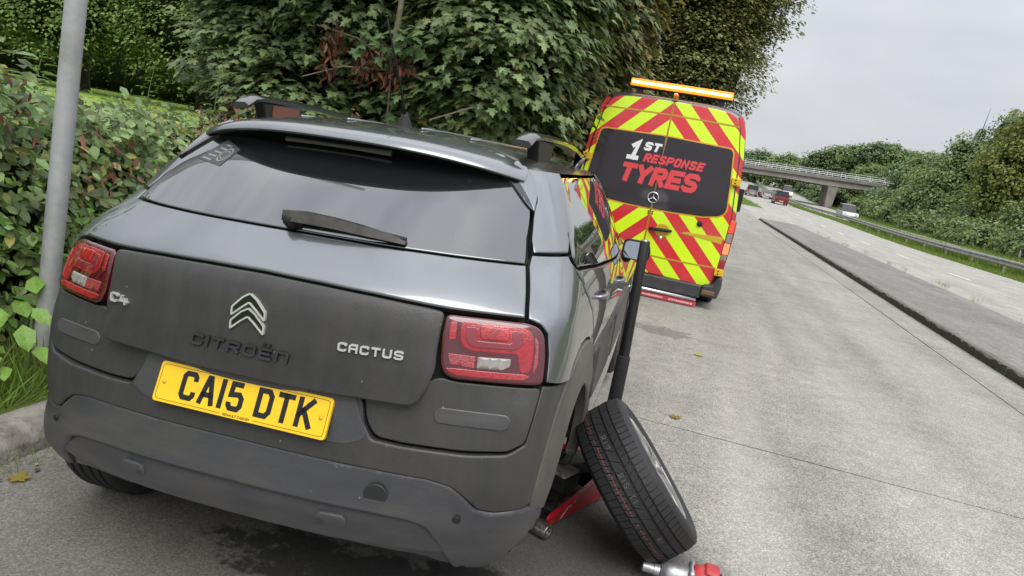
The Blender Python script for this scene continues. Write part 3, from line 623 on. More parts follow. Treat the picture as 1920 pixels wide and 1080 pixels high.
for c, r, n in (((-4.13,7.15,2.26),.085,60), ((-4.18,7.15,1.98),.06,40), ((-3.62,7.15,2.17),.09,60), ((-3.75,7.15,2.0),.07,40), ((-3.45,7.15,1.98),.09,55), ((-3.3,7.15,2.12),.08,40)): spray(dl, c, r, n, .11, M_DEAD, off=do)
sp = thing('sycamore_sapling', 'light green sapling leaves in front of the maple beside the withered branch', 'sapling', (-3.35,7.0,1.3))
P_ = np.array([-.05,0,.98])+RNG.normal(size=(40,3))*np.array([.20,.1,.09]); part_leaves(sp, 'maple', P_, np.array([.1,-.6,.9])+RNG.normal(size=(40,3))*.3, RNG.normal(size=(40,3))+np.array([0,-.2,-.3]), RNG.uniform(.08,.135,40), mat('sapling_leaf', (.085,.155,.055), .5, leaf=.3, var=.2))
MB().tube([(0,.1,-.2),(-.03,.05,.6),(-.05,0,1.05)], [.012,.009,.005], 6).build('stem', M_BARK, sp)
lo = thing('leafy_bush', 'light green bush low between the maples and the van', 'bush', (-1.95,9.3,0))
foliage('foliage', 'ovate', [(-1.95,9.5,.9,.5,.5,.7),(-2.3,8.9,.8,.5,.6,.7)], 2600, .09, M_NETT, lo, clump=.25); lo.location = (0,0,0)
mb2 = thing('leafy_bush', 'dark low bush along the verge beside the car', 'bush', (0,0,0))
foliage('foliage', 'ovate', [(-3.2,7.2,.6,.6,1.3,.7),(-2.9,8.6,.6,.5,1.2,.7)], 3500, .09, M_BRAM, mb2, clump=.25)

# ---- oak beyond the van
tree('oak_tree', 'broad dark oak standing behind the van against the sky', (-3.6,25.5), [(-2.0,25,7.6,2.9,3,2.8),(-3.6,24,4.2,2.6,2.4,2.6),(-.35,25,7.9,1.75,2.2,2.5),(-.9,24.4,5.2,1.7,2.0,2.0),(-1.1,25,10.5,2.4,3,2.4),(-5.5,24.5,7,2.4,2.6,3.5),(.25,24.8,9.9,1.5,1.8,2.2)], 105000, .125, M_OAK, 'quad', .42, rad=.55, per=26, droop=.12, shell=(.68,1.06), extra=[('brown_leaves','quad',.06,.12,mat('oak_leaf_brown', (.10,.065,.02), .6, leaf=.2, island=.4))])
# ---- wood beyond the field
G = 'trees along the wood edge beyond the field'
wl = ['tall dark tree of the wood at the far left beyond the field','dark tree of the wood behind the lamp post','spreading green tree hanging low over the field behind the lamp post','bright leafed tree drooping over the right end of the field','light green tree of the wood next to the maples','dense tree of the wood behind the maples']
for i, (x, y, r, h, mm) in enumerate(((-34,17,3.6,9,M_WOOD2),(-29,20.5,3.5,9,M_WOOD2),(-24.5,22.5,3.6,9,M_WOOD),(-20,24,3.4,9,M_WOOD),(-16,25.5,3.3,9,M_WOOD),(-11.5,25.5,3.2,9,M_WOOD2))):
    lb = [(x,y,4.6,r,r*.9,2.4),(x+1.2,y-1.6,3.7,r*.62,r*.5,1.7),(x-1.5,y-1.2,4.4,r*.6,r*.5,1.6),(x+.5,y-.6,7.2,r*.9,r*.8,2.2),(x-2,y,6.4,r*.6,r*.6,2.0)]
    tree('woodland_tree', wl[i], (x,y+1), lb, 34000, .135, mm, 'quad', .3, rad=.75, per=26, core=.8)
lb = [(-42+4.5*i, 27.5+1.6*i+random.uniform(-1,1)*.6, 3.2+random.uniform(-.5,.8), 4.2, 3.4, 5.5) for i in range(9)]
cm = core_mesh(lb, 1.0); me = bpy.data.meshes.new('wood_shade_mass'); me.from_pydata(cm.V, [], cm.F); me.materials.append(M_CORE); tag(link('wood_shade_mass', me), kind='stuff')  # very dark mass added as the shade under the wood's canopy
# ---- right bank: bushes and trees, each its own
ORD = 'first second third fourth fifth sixth seventh eighth ninth tenth eleventh twelfth thirteenth fourteenth fifteenth sixteenth seventeenth eighteenth nineteenth twentieth'.split()
bl = ['rounded dark green bush on the right-hand road bank', 'mid green bush with pale tips on the right-hand road bank', 'low spreading bush at the foot of the right-hand road bank']
k = 0
for row, (xo, n, y0, y1, s0, s1) in enumerate(((25.2,20,40,168,1.9,1.3),(28.2,17,46,165,2.5,2.0),(31.8,14,52,160,2.9,2.3),(36.5,11,60,150,3.1,2.6),(42,9,66,140,3.2,2.6))):
    for j in range(n):
        f = max(0, (j+random.uniform(-.3,.3))/(n-1)); y = y0+(y1-y0)*f**1.25; x = xo+random.uniform(-1.2,1.2); s = s0 if row == 0 else random.uniform(s1, s0*1.15)
        if 134 < y < 150 and x < 36: continue
        z = float(ground_z(x, y)); lb = [(x, y, z+s*.35, s*1.15, s*1.3, s*.8), (x+s*.5, y+s*.7, z+s*.4, s*.8, s*.9, s*.75), (x-s*.3, y-s*.8, z+s*.25, s*.8, s*.8, s*.6)]
        kind = random.choice((0,1,0,1)) if row else 2
        b_ = thing('bush', ('dark green rounded bush','mid green bush with pale tips','low spreading bush')[kind]+', right bank, '+('lowest','second','third','fourth','top')[row]+' row, '+ORD[j]+' from near end', 'bush', (0,0,0), group='bushes clothing the right bank')
        dist = math.hypot(x, y); lod = .16+.0022*dist; nn = int(min(5200, 3600*(s/2)**2*(60/dist)**.8))
        foliage('foliage', 'quad', lb, nn, lod, (M_BUSH2, M_BUSH, M_BUSH)[kind], b_, clump=.55, per=12, shell=(.7,1.15))
        if kind == 1: foliage('pale_tips', 'quad', lb, nn//4, lod*.8, M_BUSH3, b_, clump=.5, per=8, shell=(.95,1.2))
        c = core_mesh(lb,   .72).build('shade_core', M_COREB, b_, smooth=True); c['kind'] = 'stuff'  # solid core added as the bush's painted inner shade
tl = [('tree','tall yellow-green tree at the right edge of the picture above the bank',28.0,78,2.9,12.0,M_BUSH3),('tree','leafy tree above the bank left of the yellow-green one',27.2,93,2.3,9.5,M_BUSH),
 ('tree','dark tree on the upper bank below the bare-topped fir',30.5,92,2.6,9.5,M_BUSH2),('tree','small tree on the bank crest nearest the house',25.6,97,1.9,6.3,M_BUSH),
 ('tree','rounded tree on the bank crest right of the house',33,96,2.6,8.5,M_BUSH2),('tree','big dark tree above the bank at the right edge',37,88,3.2,8.5,M_BUSH2)]
for nm, lab, x, y, r, h, mm in tl:
    z = float(ground_z(x, y)); lb = [(x,y,z+h*.45,r,r,h*.35),(x+.5*r,y,z+h*.7,r*.75,r*.75,h*.28),(x-.5*r,y-.5,z+h*.35,r*.8,r*.7,h*.3),(x,y,z+h*.88,r*.5,r*.5,h*.2)]
    tree(nm, lab, (x,y), lb, 6500, .34, mm, 'quad', .2, clump=.75, per=14, shell=(.7,1.2))
for x, y, lab in ((34.5,150,'bush beside the right end of the bridge, behind its railing'),(36.5,135.5,'bush in front of the right end of the bridge')):
    z = float(ground_z(x, y)); lb = [(x,y,z+.9,2.6,2.6,1.8),(x+2,y+1,z+1.4,2.0,2.2,1.7)]; b_ = thing('bush', lab, 'bush', (0,0,0)); foliage('foliage', 'quad', lb, 2600, .48, M_BUSH, b_, clump=.8, per=12); core_mesh(lb, .75).build('shade_core', M_COREB, b_, smooth=True)['kind'] = 'stuff'
# thin fir with bare leader
x, y = 28.9, 95; z = float(ground_z(x, y)); fir = thing('fir_tree', 'thin fir with a bare leader sticking up above the right bank', 'tree', (x,y,z))
MB().tube([(0,0,-.2),(.1,0,7),(.55,0,12.6)], [.16,.10,.015], 7).build('trunk', M_BARK, fir)
n = 2600; f = RNG.uniform(.12,.86,n); a = RNG.uniform(0,6.28,n); rr = (1-f)*2.2*RNG.uniform(.2,1,n); pos = np.stack([rr*np.cos(a)+.45*f*f, rr*np.sin(a), 12.0*f-.25*rr], 1)
link('foliage', leaves_mesh('foliage','quad', pos, np.stack([np.cos(a)*.2, np.sin(a)*.2, np.ones(n)],1)+RNG.normal(size=(n,3))*.3, np.stack([np.cos(a), np.sin(a), -.2+0*a],1), RNG.uniform(.2,.42,n), .6), M_BUSH2, fir)['kind'] = 'stuff'
# trees beyond the bridge
G = 'trees beyond the bridge'
for i, (x, y, h, r, lab) in enumerate(((13,215,8.5,5,'hazy low tree far beyond the bridge next to the van'),(19.5,205,8.5,5,'pale rounded tree beyond the left part of the bridge'),(26.5,188,10,4.6,'leafy tree beyond the middle of the bridge'),(31.5,186,8.5,4.6,'bright green broad tree beyond the bridge, right of its middle'),(36.5,180,6.6,4.2,'big dark tree beyond the bridge above its pier'),(41,178,4.6,4,'tree with ragged top beyond the right end of the bridge'),(46.5,190,3.2,4,'low tree between the bridge end and the house'),(52,185,2.6,4,'low hedge tree left of the house'))):
    z = float(ground_z(x, y)); lb = [(x,y,z+h*.45,r,r*.8,h*.4),(x-.45*r,y-1,z+h*.7,r*.6,r*.6,h*.25),(x+.4*r,y-1,z+h*.75,r*.55,r*.6,h*.28),(x+.1*r,y,z+h*.9,r*.45,r*.5,h*.16)]
    tree('tree', lab, (x,y), lb, 3600, .62, (M_BUSH2, M_BUSH)[i % 2], 'quad', .3, clump=1.3, per=14, shell=(.75,1.15), core=.85)
for side, x0 in (('left',23.6), ):
    pts = [(24.2+.03*(y-150)+random.uniform(-.5,.5), y, float(ground_z(24, y))+1.0, 2.2, 3.4, random.uniform(1.7,2.6)) for y in range(150, 300, 5)]
    pos, nrm, td = crown_points(pts, 11000, clump=1.0, per=12, shell=(.8,1.15)); o = link('roadside_thicket', leaves_mesh('roadside_thicket', 'quad', pos, nrm, td, RNG.uniform(.4,.8,len(pos))), M_BUSH2); tag(o, kind='stuff')
    c = core_mesh(pts, .85); mk('thicket_shade_core', c.V, c.F, M_CORE, o, True)['kind'] = 'stuff'
pts = [(x+random.uniform(-3,3), 330+random.uniform(-10,10), 11, 9, 7, random.uniform(6,9)) for x in range(-30, 130, 8)]
pos, nrm, td = crown_points(pts, 9000, clump=2.4, per=12); o = link('far_wood', leaves_mesh('far_wood', 'quad', pos, nrm, td, RNG.uniform(1.0,1.9,len(pos))), M_BUSH); tag(o, kind='stuff')
c = core_mesh(pts, .9); mk('far_wood_inside', c.V, c.F, M_BUSH2, o, True)['kind'] = 'stuff'

# ---------------------------------------------------------------- crash barrier, marker post, bridge, house
M_GALV = mat('galvanised_steel', (.40,.41,.415), .5, metal=.25, var=.12, vscale=9, dirt=(.25,.25,.24), dscale=6, dlo=.45, dhi=.8, bump=.05)
M_RAIL = mat('weathered_barrier', (.30,.30,.29), .6, metal=.4, var=.2, vscale=3, dirt=(.10,.10,.085), dscale=4, dlo=.5, dhi=.8)
ba = thing('crash_barrier', 'long grey steel crash barrier on the grass median', 'barrier', (13.55,0,0))
prof = [(0,.40),(-.045,.44),(-.045,.49),(0,.53),(0,.57),(-.045,.61),(-.045,.66),(0,.70),(.01,.70),(.01,.40)]
yb = np.arange(-4, 240, 4.0)
for i in range(len(yb)-1):
    y0, y1 = yb[i]+.01, yb[i+1]-.01; V = [(a-.06, y0, b+float(zroad(y0))-.06) for a, b in prof]+[(a-.06, y1, b+float(zroad(y1))-.06) for a, b in prof]; n = len(prof)
    mk('rail', V, [(j,(j+1)%n,n+(j+1)%n,n+j) for j in range(n)], M_RAIL, ba)
for y in yb:
    MB().box(-.05,.05,y-.03,y+.03,float(zroad(y))-.4,float(zroad(y))+.62).build('post', M_RAIL, ba)
mp_ = thing('marker_post', 'small white marker post in the grass below the right bank', 'post', (23.0,59.2,float(ground_z(23.0,59.2))))
MB().box(-.06,.06,-.03,.03,-.1,.95).build('post_body', mat('white_plastic', (.75,.75,.73), .5), mp_, bevel=.01); MB().box(-.045,.045,-.035,-.028,.68,.84).build('reflector', mat('marker_red', (.5,.05,.04), .4), mp_)
M_CONC = mat('bridge_concrete', (.29,.265,.24), .9, var=.18, vscale=.6, dirt=(.20,.18,.16), dscale=.45, dlo=.5, dhi=.75, bump=.2, bscale=4)
M_CONC2 = mat('bridge_parapet_concrete', (.20,.185,.17), .9, var=.2, vscale=.8, dirt=(.15,.14,.125), dscale=.6, dlo=.5, dhi=.75)
M_WHITE = mat('white_railing', (.66,.67,.66), .5)
br = thing('road_bridge', 'concrete road bridge with white railings crossing the dual carriageway', 'bridge', (21.9,141,0))
def bz(x): return 6.35+.030*(x-6.65)
def slab(name, y0, y1, zt, zb, m, x0=-24., x1=37.5, seg=14, lift=None):
    mb = MB(); q = np.linspace(x0, x1, seg+1)
    for i in range(seg):
        a, b = q[i], q[i+1]; ta, tb = bz(a)+zt, bz(b)+zt; la = bz(a)+(zb if lift is None else lift(a)); lb_ = bz(b)+(zb if lift is None else lift(b))
        mb.add([(a-21.9,y0-141,la),(b-21.9,y0-141,lb_),(b-21.9,y1-141,lb_),(a-21.9,y1-141,la),(a-21.9,y0-141,ta),(b-21.9,y0-141,tb),(b-21.9,y1-141,tb),(a-21.9,y1-141,ta)], [(0,3,2,1),(4,5,6,7),(0,1,5,4),(2,3,7,6)]+([(0,4,7,3)] if i == 0 else [])+([(1,2,6,5)] if i == seg-1 else []))
    return mb.build(name, m, br)
hl = lambda x: -1.15-.25*(math.exp(-((x-21.9)/5)**2))-.12
slab('parapet_beam', 136.9, 137.4, .12, -.42, M_CONC2); slab('parapet_beam', 146.6, 147.1, .12, -.42, M_CONC2)
slab('deck', 137.41, 146.59, 0.0, -.6, M_CONC); slab('girder', 137.3, 138.2, -.43, -1.2, M_CONC, lift=hl); slab('girder', 145.8, 146.7, -.43, -1.2, M_CONC, lift=hl); slab('girder', 141.5, 142.5, -.61, -1.2, M_CONC, lift=hl)
mb = MB(); zt = bz(21.9)-1.38
for (a0, a1, z0, z1) in ((.55,.85,.6,zt),):
    mb.add([(-a0,-3,z0),(a0,-3,z0),(a0,3.2,z0),(-a0,3.2,z0),(-a1,-3.6,z1),(a1,-3.6,z1),(a1,4.4,z1),(-a1,4.4,z1)], [(0,3,2,1),(4,5,6,7),(0,1,5,4),(1,2,6,5),(2,3,7,6),(3,0,4,7)])
mb.build('pier', M_CONC, br, bevel=.04)
for (yy, kk) in ((137.15, 1), (146.85, 1)):
    for zz in (.45,.75,1.06):
        mb = MB(); q = np.linspace(-24, 37.5, 15); mb.tube([(x-21.9, yy-141, bz(x)+.12+zz-.1) for x in q], .03, 6); mb.build('handrail', M_WHITE, br)
    for x in np.arange(-22, 37, 2.35): MB().box(x-21.9-.035, x-21.9+.035, yy-141-.03, yy-141+.03, bz(x)+.1, bz(x)+1.1).build('railing_post', M_WHITE, br)
MB().box(14.0,16.5,-4.2,5.8,2,bz(37)-.62).build('abutment', M_CONC, br)
ho = thing('house', 'small house with white gable and slate roof above the bank', 'house', (56.5,215,10.6)); mb = MB()
mb.add([(-2.6,-3,0),(2.6,-3,0),(2.6,4,0),(-2.6,4,0),(-2.6,-3,2.6),(2.6,-3,2.6),(2.6,4,2.6),(-2.6,4,2.6),(0,-3,5.0),(0,4,5.0)], [(0,1,5,8,4),(2,3,7,9,6),(1,2,6,5),(3,0,4,7)]); mb.build('wall', mat('render_white', (.6,.58,.54), .8), ho)
M_SLATE = mat('slate', (.10,.10,.115), .7, var=.2, vscale=3)
mb = MB(); mb.add([(-3,-3.3,2.45),(0.02,-3.3,5.15),(.02,4.3,5.15),(-3,4.3,2.45),(-3,-3.3,2.3),(0,-3.3,5.0),(0,4.3,5.0),(-3,4.3,2.3)], [(0,1,2,3),(4,7,6,5),(0,4,5,1)]); mb.add([(3,-3.3,2.45),(0,-3.3,5.15),(0,4.3,5.15),(3,4.3,2.45),(3,-3.3,2.3),(0,-3.3,5.0),(0,4.3,5.0),(3,4.3,2.3)], [(0,3,2,1),(4,5,6,7),(0,1,5,4)]); mb.build('roof', M_SLATE, ho)
MB().box(-.6,.6,-3.06,-3.0,2.7,3.6).build('window', mat('far_glass', (.03,.035,.04), .1), ho); MB().box(-.5,.5,2.2,3.0,4.7,5.9).build('chimney', M_CONC2, ho)

# ---------------------------------------------------------------- distant traffic
M_TYRE = mat('tyre_rubber', (.017,.017,.018), .75, var=.2, vscale=20); M_GLS = mat('dark_car_glass', (.012,.013,.015), .06, coat=.3)
def far_car(label, x, y, kind, col, flip, L=4.3, Wd=1.8, H=1.5):
    m = mat('traffic_paint_'+'_'.join(str(int(c*99)) for c in col), col, .35, metal=.2, coat=.6)
    t = thing('car' if kind != 'lorry' else 'lorry', label, 'car' if kind != 'lorry' else 'lorry', (x, y, float(zroad(y))-.01), math.pi if flip else 0)
    h = Wd/2; k = {'hatch':(.06,.62,.82),'van':(.02,.48,.9),'saloon':(.2,.62,.78)}.get(kind, (.02,.5,.9)); bl_ = H*.56
    lo = [(-L/2+.03,.25),(-L/2,.5),(-L/2+.03,bl_),(L/2-.35,bl_*.86),(L/2-.02,.55),(L/2,.28)]
    if kind == 'lorry':
        MB().box(-h,h,-1,1.1,.5,2.4).build('cab', m, t, bevel=.12); MB().box(-h-.05,h+.05,-5.5,-1.1,.7,3.0).build('box_body', mat('lorry_box', (.7,.7,.7), .5), t, bevel=.04); MB().box(-h+.12,h-.12,1.06,1.115,1.35,2.15).build('windscreen', M_GLS, t)
    else:
        mb = MB(); n = len(lo); V = [(s*h*(1 if 0 < i < n-1 else .97), a, b) for s in (-1,1) for i, (a, b) in enumerate(lo)]
        mb.add(V, [tuple(range(n)), tuple(range(n,2*n))[::-1]]+[(i, n+i, n+(i+1)%n, (i+1)%n) for i in range(n)]); mb.build('body', m, t, bevel=.06)
        a0, a1, a2 = -L/2+.04, -L/2+k[0]*L+.12, L*(k[1]-.5)+.4
        top = [(a1, H), (a2-.5, H), (a2+.35, bl_*.93), (a0, bl_-.01)]
        V = [(s*(h*.8 if j < 2 else h*.95), a, b) for s in (-1,1) for j, (a, b) in enumerate(top)]; mb = MB(); mb.add(V, [(0,1,2,3),(7,6,5,4),(0,4,5,1),(1,5,6,2),(3,7,4,0)]); mb.build('windows', M_GLS, t, bevel=.03)
        MB().box(-h*.8,h*.8,a1-.02,a2-.48,H-.03,H+.035).build('roof', m, t, bevel=.03)
        for s in (-1,1):
            MB().box(s*h*.72-.13,s*h*.72+.13,-L/2-.015,-L/2+.1,bl_*.72,bl_*.98).build('tail_lamp', mat('tail_red', (.4,.02,.02), .3), t); MB().box(s*h*.68-.16,s*h*.68+.16,L/2-.12,L/2+.005,.58,.72).build('headlight', mat('headlight_glass', (.75,.76,.78), .15), t)
        MB().box(-.26,.26,-L/2-.02,-L/2+.02,.42,.53).build('number_plate', mat('plate_yellow', (.8,.55,.02), .5), t); MB().box(-.26,.26,L/2-.02,L/2+.02,.36,.47).build('number_plate', mat('plate_white', (.75,.75,.73), .5), t)
    for s in (-1,1):
        for yy in (-L*.31, L*.32): MB().lathe([(0,-.11),(.28,-.11),(.32,-.08),(.32,.08),(.28,.11),(0,.11)], (s*(h-.12), yy, .32), (1,0,0), 14).build('wheel', M_TYRE, t)
far_car('dark red van driving away in the overtaking lane', 10.5, 106, 'van', (.16,.018,.03), False, 4.6, 1.9, 1.85)
far_car('grey people carrier driving away beside the layby exit', 7.5, 122, 'van', (.22,.24,.26), False, 4.5, 1.85, 1.75)
far_car('black hatchback between the grey and the silver car', 8.6, 129, 'hatch', (.012,.012,.014), False, 4.2, 1.8, 1.45)
far_car('silver saloon driving away in front of the dark red van', 10.0, 124, 'saloon', (.42,.43,.44), False, 4.5, 1.8, 1.42)
far_car('black car right of the silver saloon', 12.0, 130, 'saloon', (.015,.015,.018), False, 4.4, 1.8, 1.45)
far_car('white van coming along the far carriageway under the bridge', 16.6, 158, 'van', (.6,.62,.64), True, 5, 2.0, 2.3)
far_car('silver people carrier coming along the far carriageway', 17.1, 93, 'van', (.5,.51,.52), True, 4.5, 1.8, 1.72)

def _prof(pts,sig=.012):
    zz=np.linspace(0,1.7,1701);y=np.interp(zz,[p[0] for p in pts],[p[1] for p in pts])
    k=np.exp(-.5*(np.arange(-60,61)*.001/sig)**2);k/=k.sum()
    yp=np.concatenate([np.full(60,y[0]),y,np.full(60,y[-1])])
    ys=np.convolve(yp,k,'valid')
    return lambda z:np.interp(z,zz,ys)
YR=_prof([(.15,.20),(.22,.13),(.30,.06),(.40,.035),(.50,.045),(.6,.055),(.7,.07),(.8,.065),(.9,.07),(.95,.08),(.985,.105),(1.03,.155),(1.083,.215),(1.2,.36),(1.3,.50),(1.36,.60),(1.42,.72)])
BOW=_prof([(.2,.12),(.4,.115),(.5,.09),(.7,.085),(.78,.115),(.88,.145),(.95,.165),(1.02,.21),(1.066,.25),(1.2,.25),(1.36,.2)],.02)
WW=_prof([(.15,.74),(.22,.79),(.32,.800),(.45,.808),(.7,.812),(.78,.818),(.85,.816),(.95,.800),(1.02,.776),(1.1,.745),(1.2,.698),(1.3,.645),(1.36,.60),(1.42,.52)],.02)
YF=_prof([(.15,3.98),(.3,4.06),(.6,4.08),(.75,4.04),(.85,3.9),(.93,3.6),(1.0,3.2),(1.1,3.0),(1.2,2.8),(1.3,2.58),(1.36,2.42)],.015)
def _bez(a,b,c,d,t):
    return a*(1-t)**3+3*b*t*(1-t)**2+3*c*t*t*(1-t)+d*t**3
def surf(u,z):
    u=np.asarray(u,float);z=np.asarray(z,float);u,z=np.broadcast_arrays(u,z)
    a=np.abs(u);s=np.where(u<0,-1.,1.)
    W=WW(z);x1=W-.10;yr=YR(z);bw=BOW(z)
    y1=yr+bw*(x1/.7)**2.5;sl=bw*2.5/.7*(x1/.7)**1.5
    y2=y1+.28;y3=YF(z)-.5
    x=np.minimum(a,.7)/.7*x1;y=yr+bw*(x/.7)**2.5
    t=np.clip((a-.7)/.35,0,1);k=.085
    xb=_bez(x1,x1+k,W,W,t);yb=_bez(y1,y1+k*sl,y2-.2,y2,t)
    m=a>.7;x=np.where(m,xb,x);y=np.where(m,yb,y)
    L=y3-y2;v=np.clip(a-1.05,0,L)
    m=a>1.05;ty=np.clip((y2+v-1.25)/1.4,0,1);hz=np.clip((z-.68)/.24,0,1);hz=hz*hz*(3-2*hz);tp=.078*ty**2*hz;x=np.where(m,W+.014*np.sin(np.pi*v/L)-tp,x);y=np.where(m,y2+v,y)
    te=np.clip((y3-1.25)/1.4,0,1);hz=np.clip((z-.68)/.24,0,1);W=W-.078*te**2*hz*hz*(3-2*hz)
    t=np.clip((a-1.05-L)/.6,0,1);m=a>1.05+L
    x=np.where(m,_bez(W,W,W-.2,W-.45,t),x);y=np.where(m,_bez(y3,y3+.3,YF(z)-.06,YF(z)-.06,t),y)
    w4=np.clip((a-1.65-L)/.4,0,1);m=a>1.65+L
    x=np.where(m,(W-.45)*(1-w4),x);y=np.where(m,YF(z)-.06*(1-w4)**2,y)
    return np.stack([x*s,y,z],-1)
def unorm(u,z):
    e=1e-3
    du=surf(u+e,z)-surf(u-e,z);dz=surf(u,z+e)-surf(u,z-e)
    n=np.cross(du,dz);n/=np.linalg.norm(n,axis=-1,keepdims=True)+1e-12
    return n
def usurf(u,z,off=0.):
    return surf(u,z)+unorm(u,z)*np.asarray(off)[...,None]
def u_of_y(y,z):
    z=np.asarray(z,float);x1=WW(z)-.10
    return 1.05+np.asarray(y)-(YR(z)+BOW(z)*(x1/.7)**2.5+.28)
# ================================================================ THE HATCHBACK
CARM = Matrix(((.99866,-.03252,-.04031,-1.02488),(.03243,.99947,-.00291,1.53722),(.04039,.00160,.99918,.03838),(0,0,0,1)))
car = thing('hatchback_car', 'dusty dark grey hatchback jacked up at its right rear corner, seen from behind', 'car', mtx=CARM)
M_PAINTC = mat('grey_metallic_paint', (.165,.174,.187), .33, metal=.8, coat=1.0, coatr=.02, cior=1.65, dirt=(.15,.145,.135), dscale=5, dlo=.45, dhi=1.0)
M_PLAS = mat('grained_grey_plastic', (.042,.0415,.042), .44, var=.12, vscale=14, dirt=(.060,.056,.050), dscale=5.5, dlo=.44, dhi=.86, stretch=(1.6,1.6,.45), bump=.10, bscale=240, spec=.45)
M_PLASB = mat('bumper_plastic', (.055,.056,.061), .38, var=.12, vscale=9, coat=.12, coatr=.3, dirt=(.085,.078,.066), dscale=4.5, dlo=.48, dhi=.85, stretch=(.6,1.2,2.2), bump=.08, bscale=200, spec=.5)
M_TRIM = mat('arch_plastic', (.075,.074,.070), .55, var=.1, vscale=9, dirt=(.13,.12,.10), dscale=4, dlo=.4, dhi=.8, bump=.08, bscale=220)
M_BLACK = mat('gloss_black', (.008,.008,.009), .12, coat=.6)
M_SEAL = mat('black_rubber', (.008,.008,.008), .7)
M_WIN = mat('rear_privacy_glass', (.012,.013,.014), .03, spec=.75, coat=1.0, coatr=.015, cior=1.85, dirt=(.12,.12,.12), dscale=55, dlo=.66, dhi=.74)
M_CHR = mat('chrome', (.78,.79,.80), .12, metal=1.0)
M_DARKIN = mat('underbody', (.014,.013,.012), .9, var=.4, vscale=10, bump=.5, bscale=30)
for mm_ in (M_PLAS, M_PLASB, M_PAINTC):      # dried spray specks
    t = mm_.node_tree; N = t.nodes; L = t.links; p_ = N['Principled BSDF']; src = p_.inputs['Base Color'].links[0].from_socket
    tcn = N.new('ShaderNodeTexCoord'); vo = N.new('ShaderNodeTexVoronoi'); vo.inputs['Scale'].default_value = 24; vo.inputs['Randomness'].default_value = 1; L.new(tcn.outputs['Object'], vo.inputs['Vector'])
    r1 = N.new('ShaderNodeMapRange'); r1.inputs['From Min'].default_value = .05; r1.inputs['From Max'].default_value = .09; r1.inputs['To Min'].default_value = .55; r1.inputs['To Max'].default_value = 0; L.new(vo.outputs['Distance'], r1.inputs['Value'])
    se = N.new('ShaderNodeSeparateColor'); L.new(vo.outputs['Color'], se.inputs[0]); g1 = N.new('ShaderNodeMath'); g1.operation = 'GREATER_THAN'; L.new(se.outputs[0], g1.inputs[0]); g1.inputs[1].default_value = .8
    m1 = N.new('ShaderNodeMath'); m1.operation = 'MULTIPLY'; L.new(r1.outputs[0], m1.inputs[0]); L.new(g1.outputs[0], m1.inputs[1])
    x = N.new('ShaderNodeMix'); x.data_type = 'RGBA'; L.new(m1.outputs[0], x.inputs['Factor']); L.new(src, x.inputs[6]); x.inputs[7].default_value = (.26,.25,.23,1); L.new(x.outputs[2], p_.inputs['Base Color'])
def inside(P, q):
    x, y = q[:,0], q[:,1]; r = np.zeros(len(q), bool); n = len(P)
    for i in range(n):
        (x0,y0),(x1,y1) = P[i], P[(i+1) % n]
        c = ((y0 > y) != (y1 > y)) & (x < (x1-x0)*(y-y0)/(y1-y0+1e-12)+x0); r ^= c
    return r
def dens(P, d):
    o = []
    for i in range(len(P)):
        a, b = np.array(P[i]), np.array(P[(i+1) % len(P)]); k = max(1, int(np.linalg.norm(b-a)/d))
        o += [a+(b-a)*j/k for j in range(k)]
    return np.array(o)
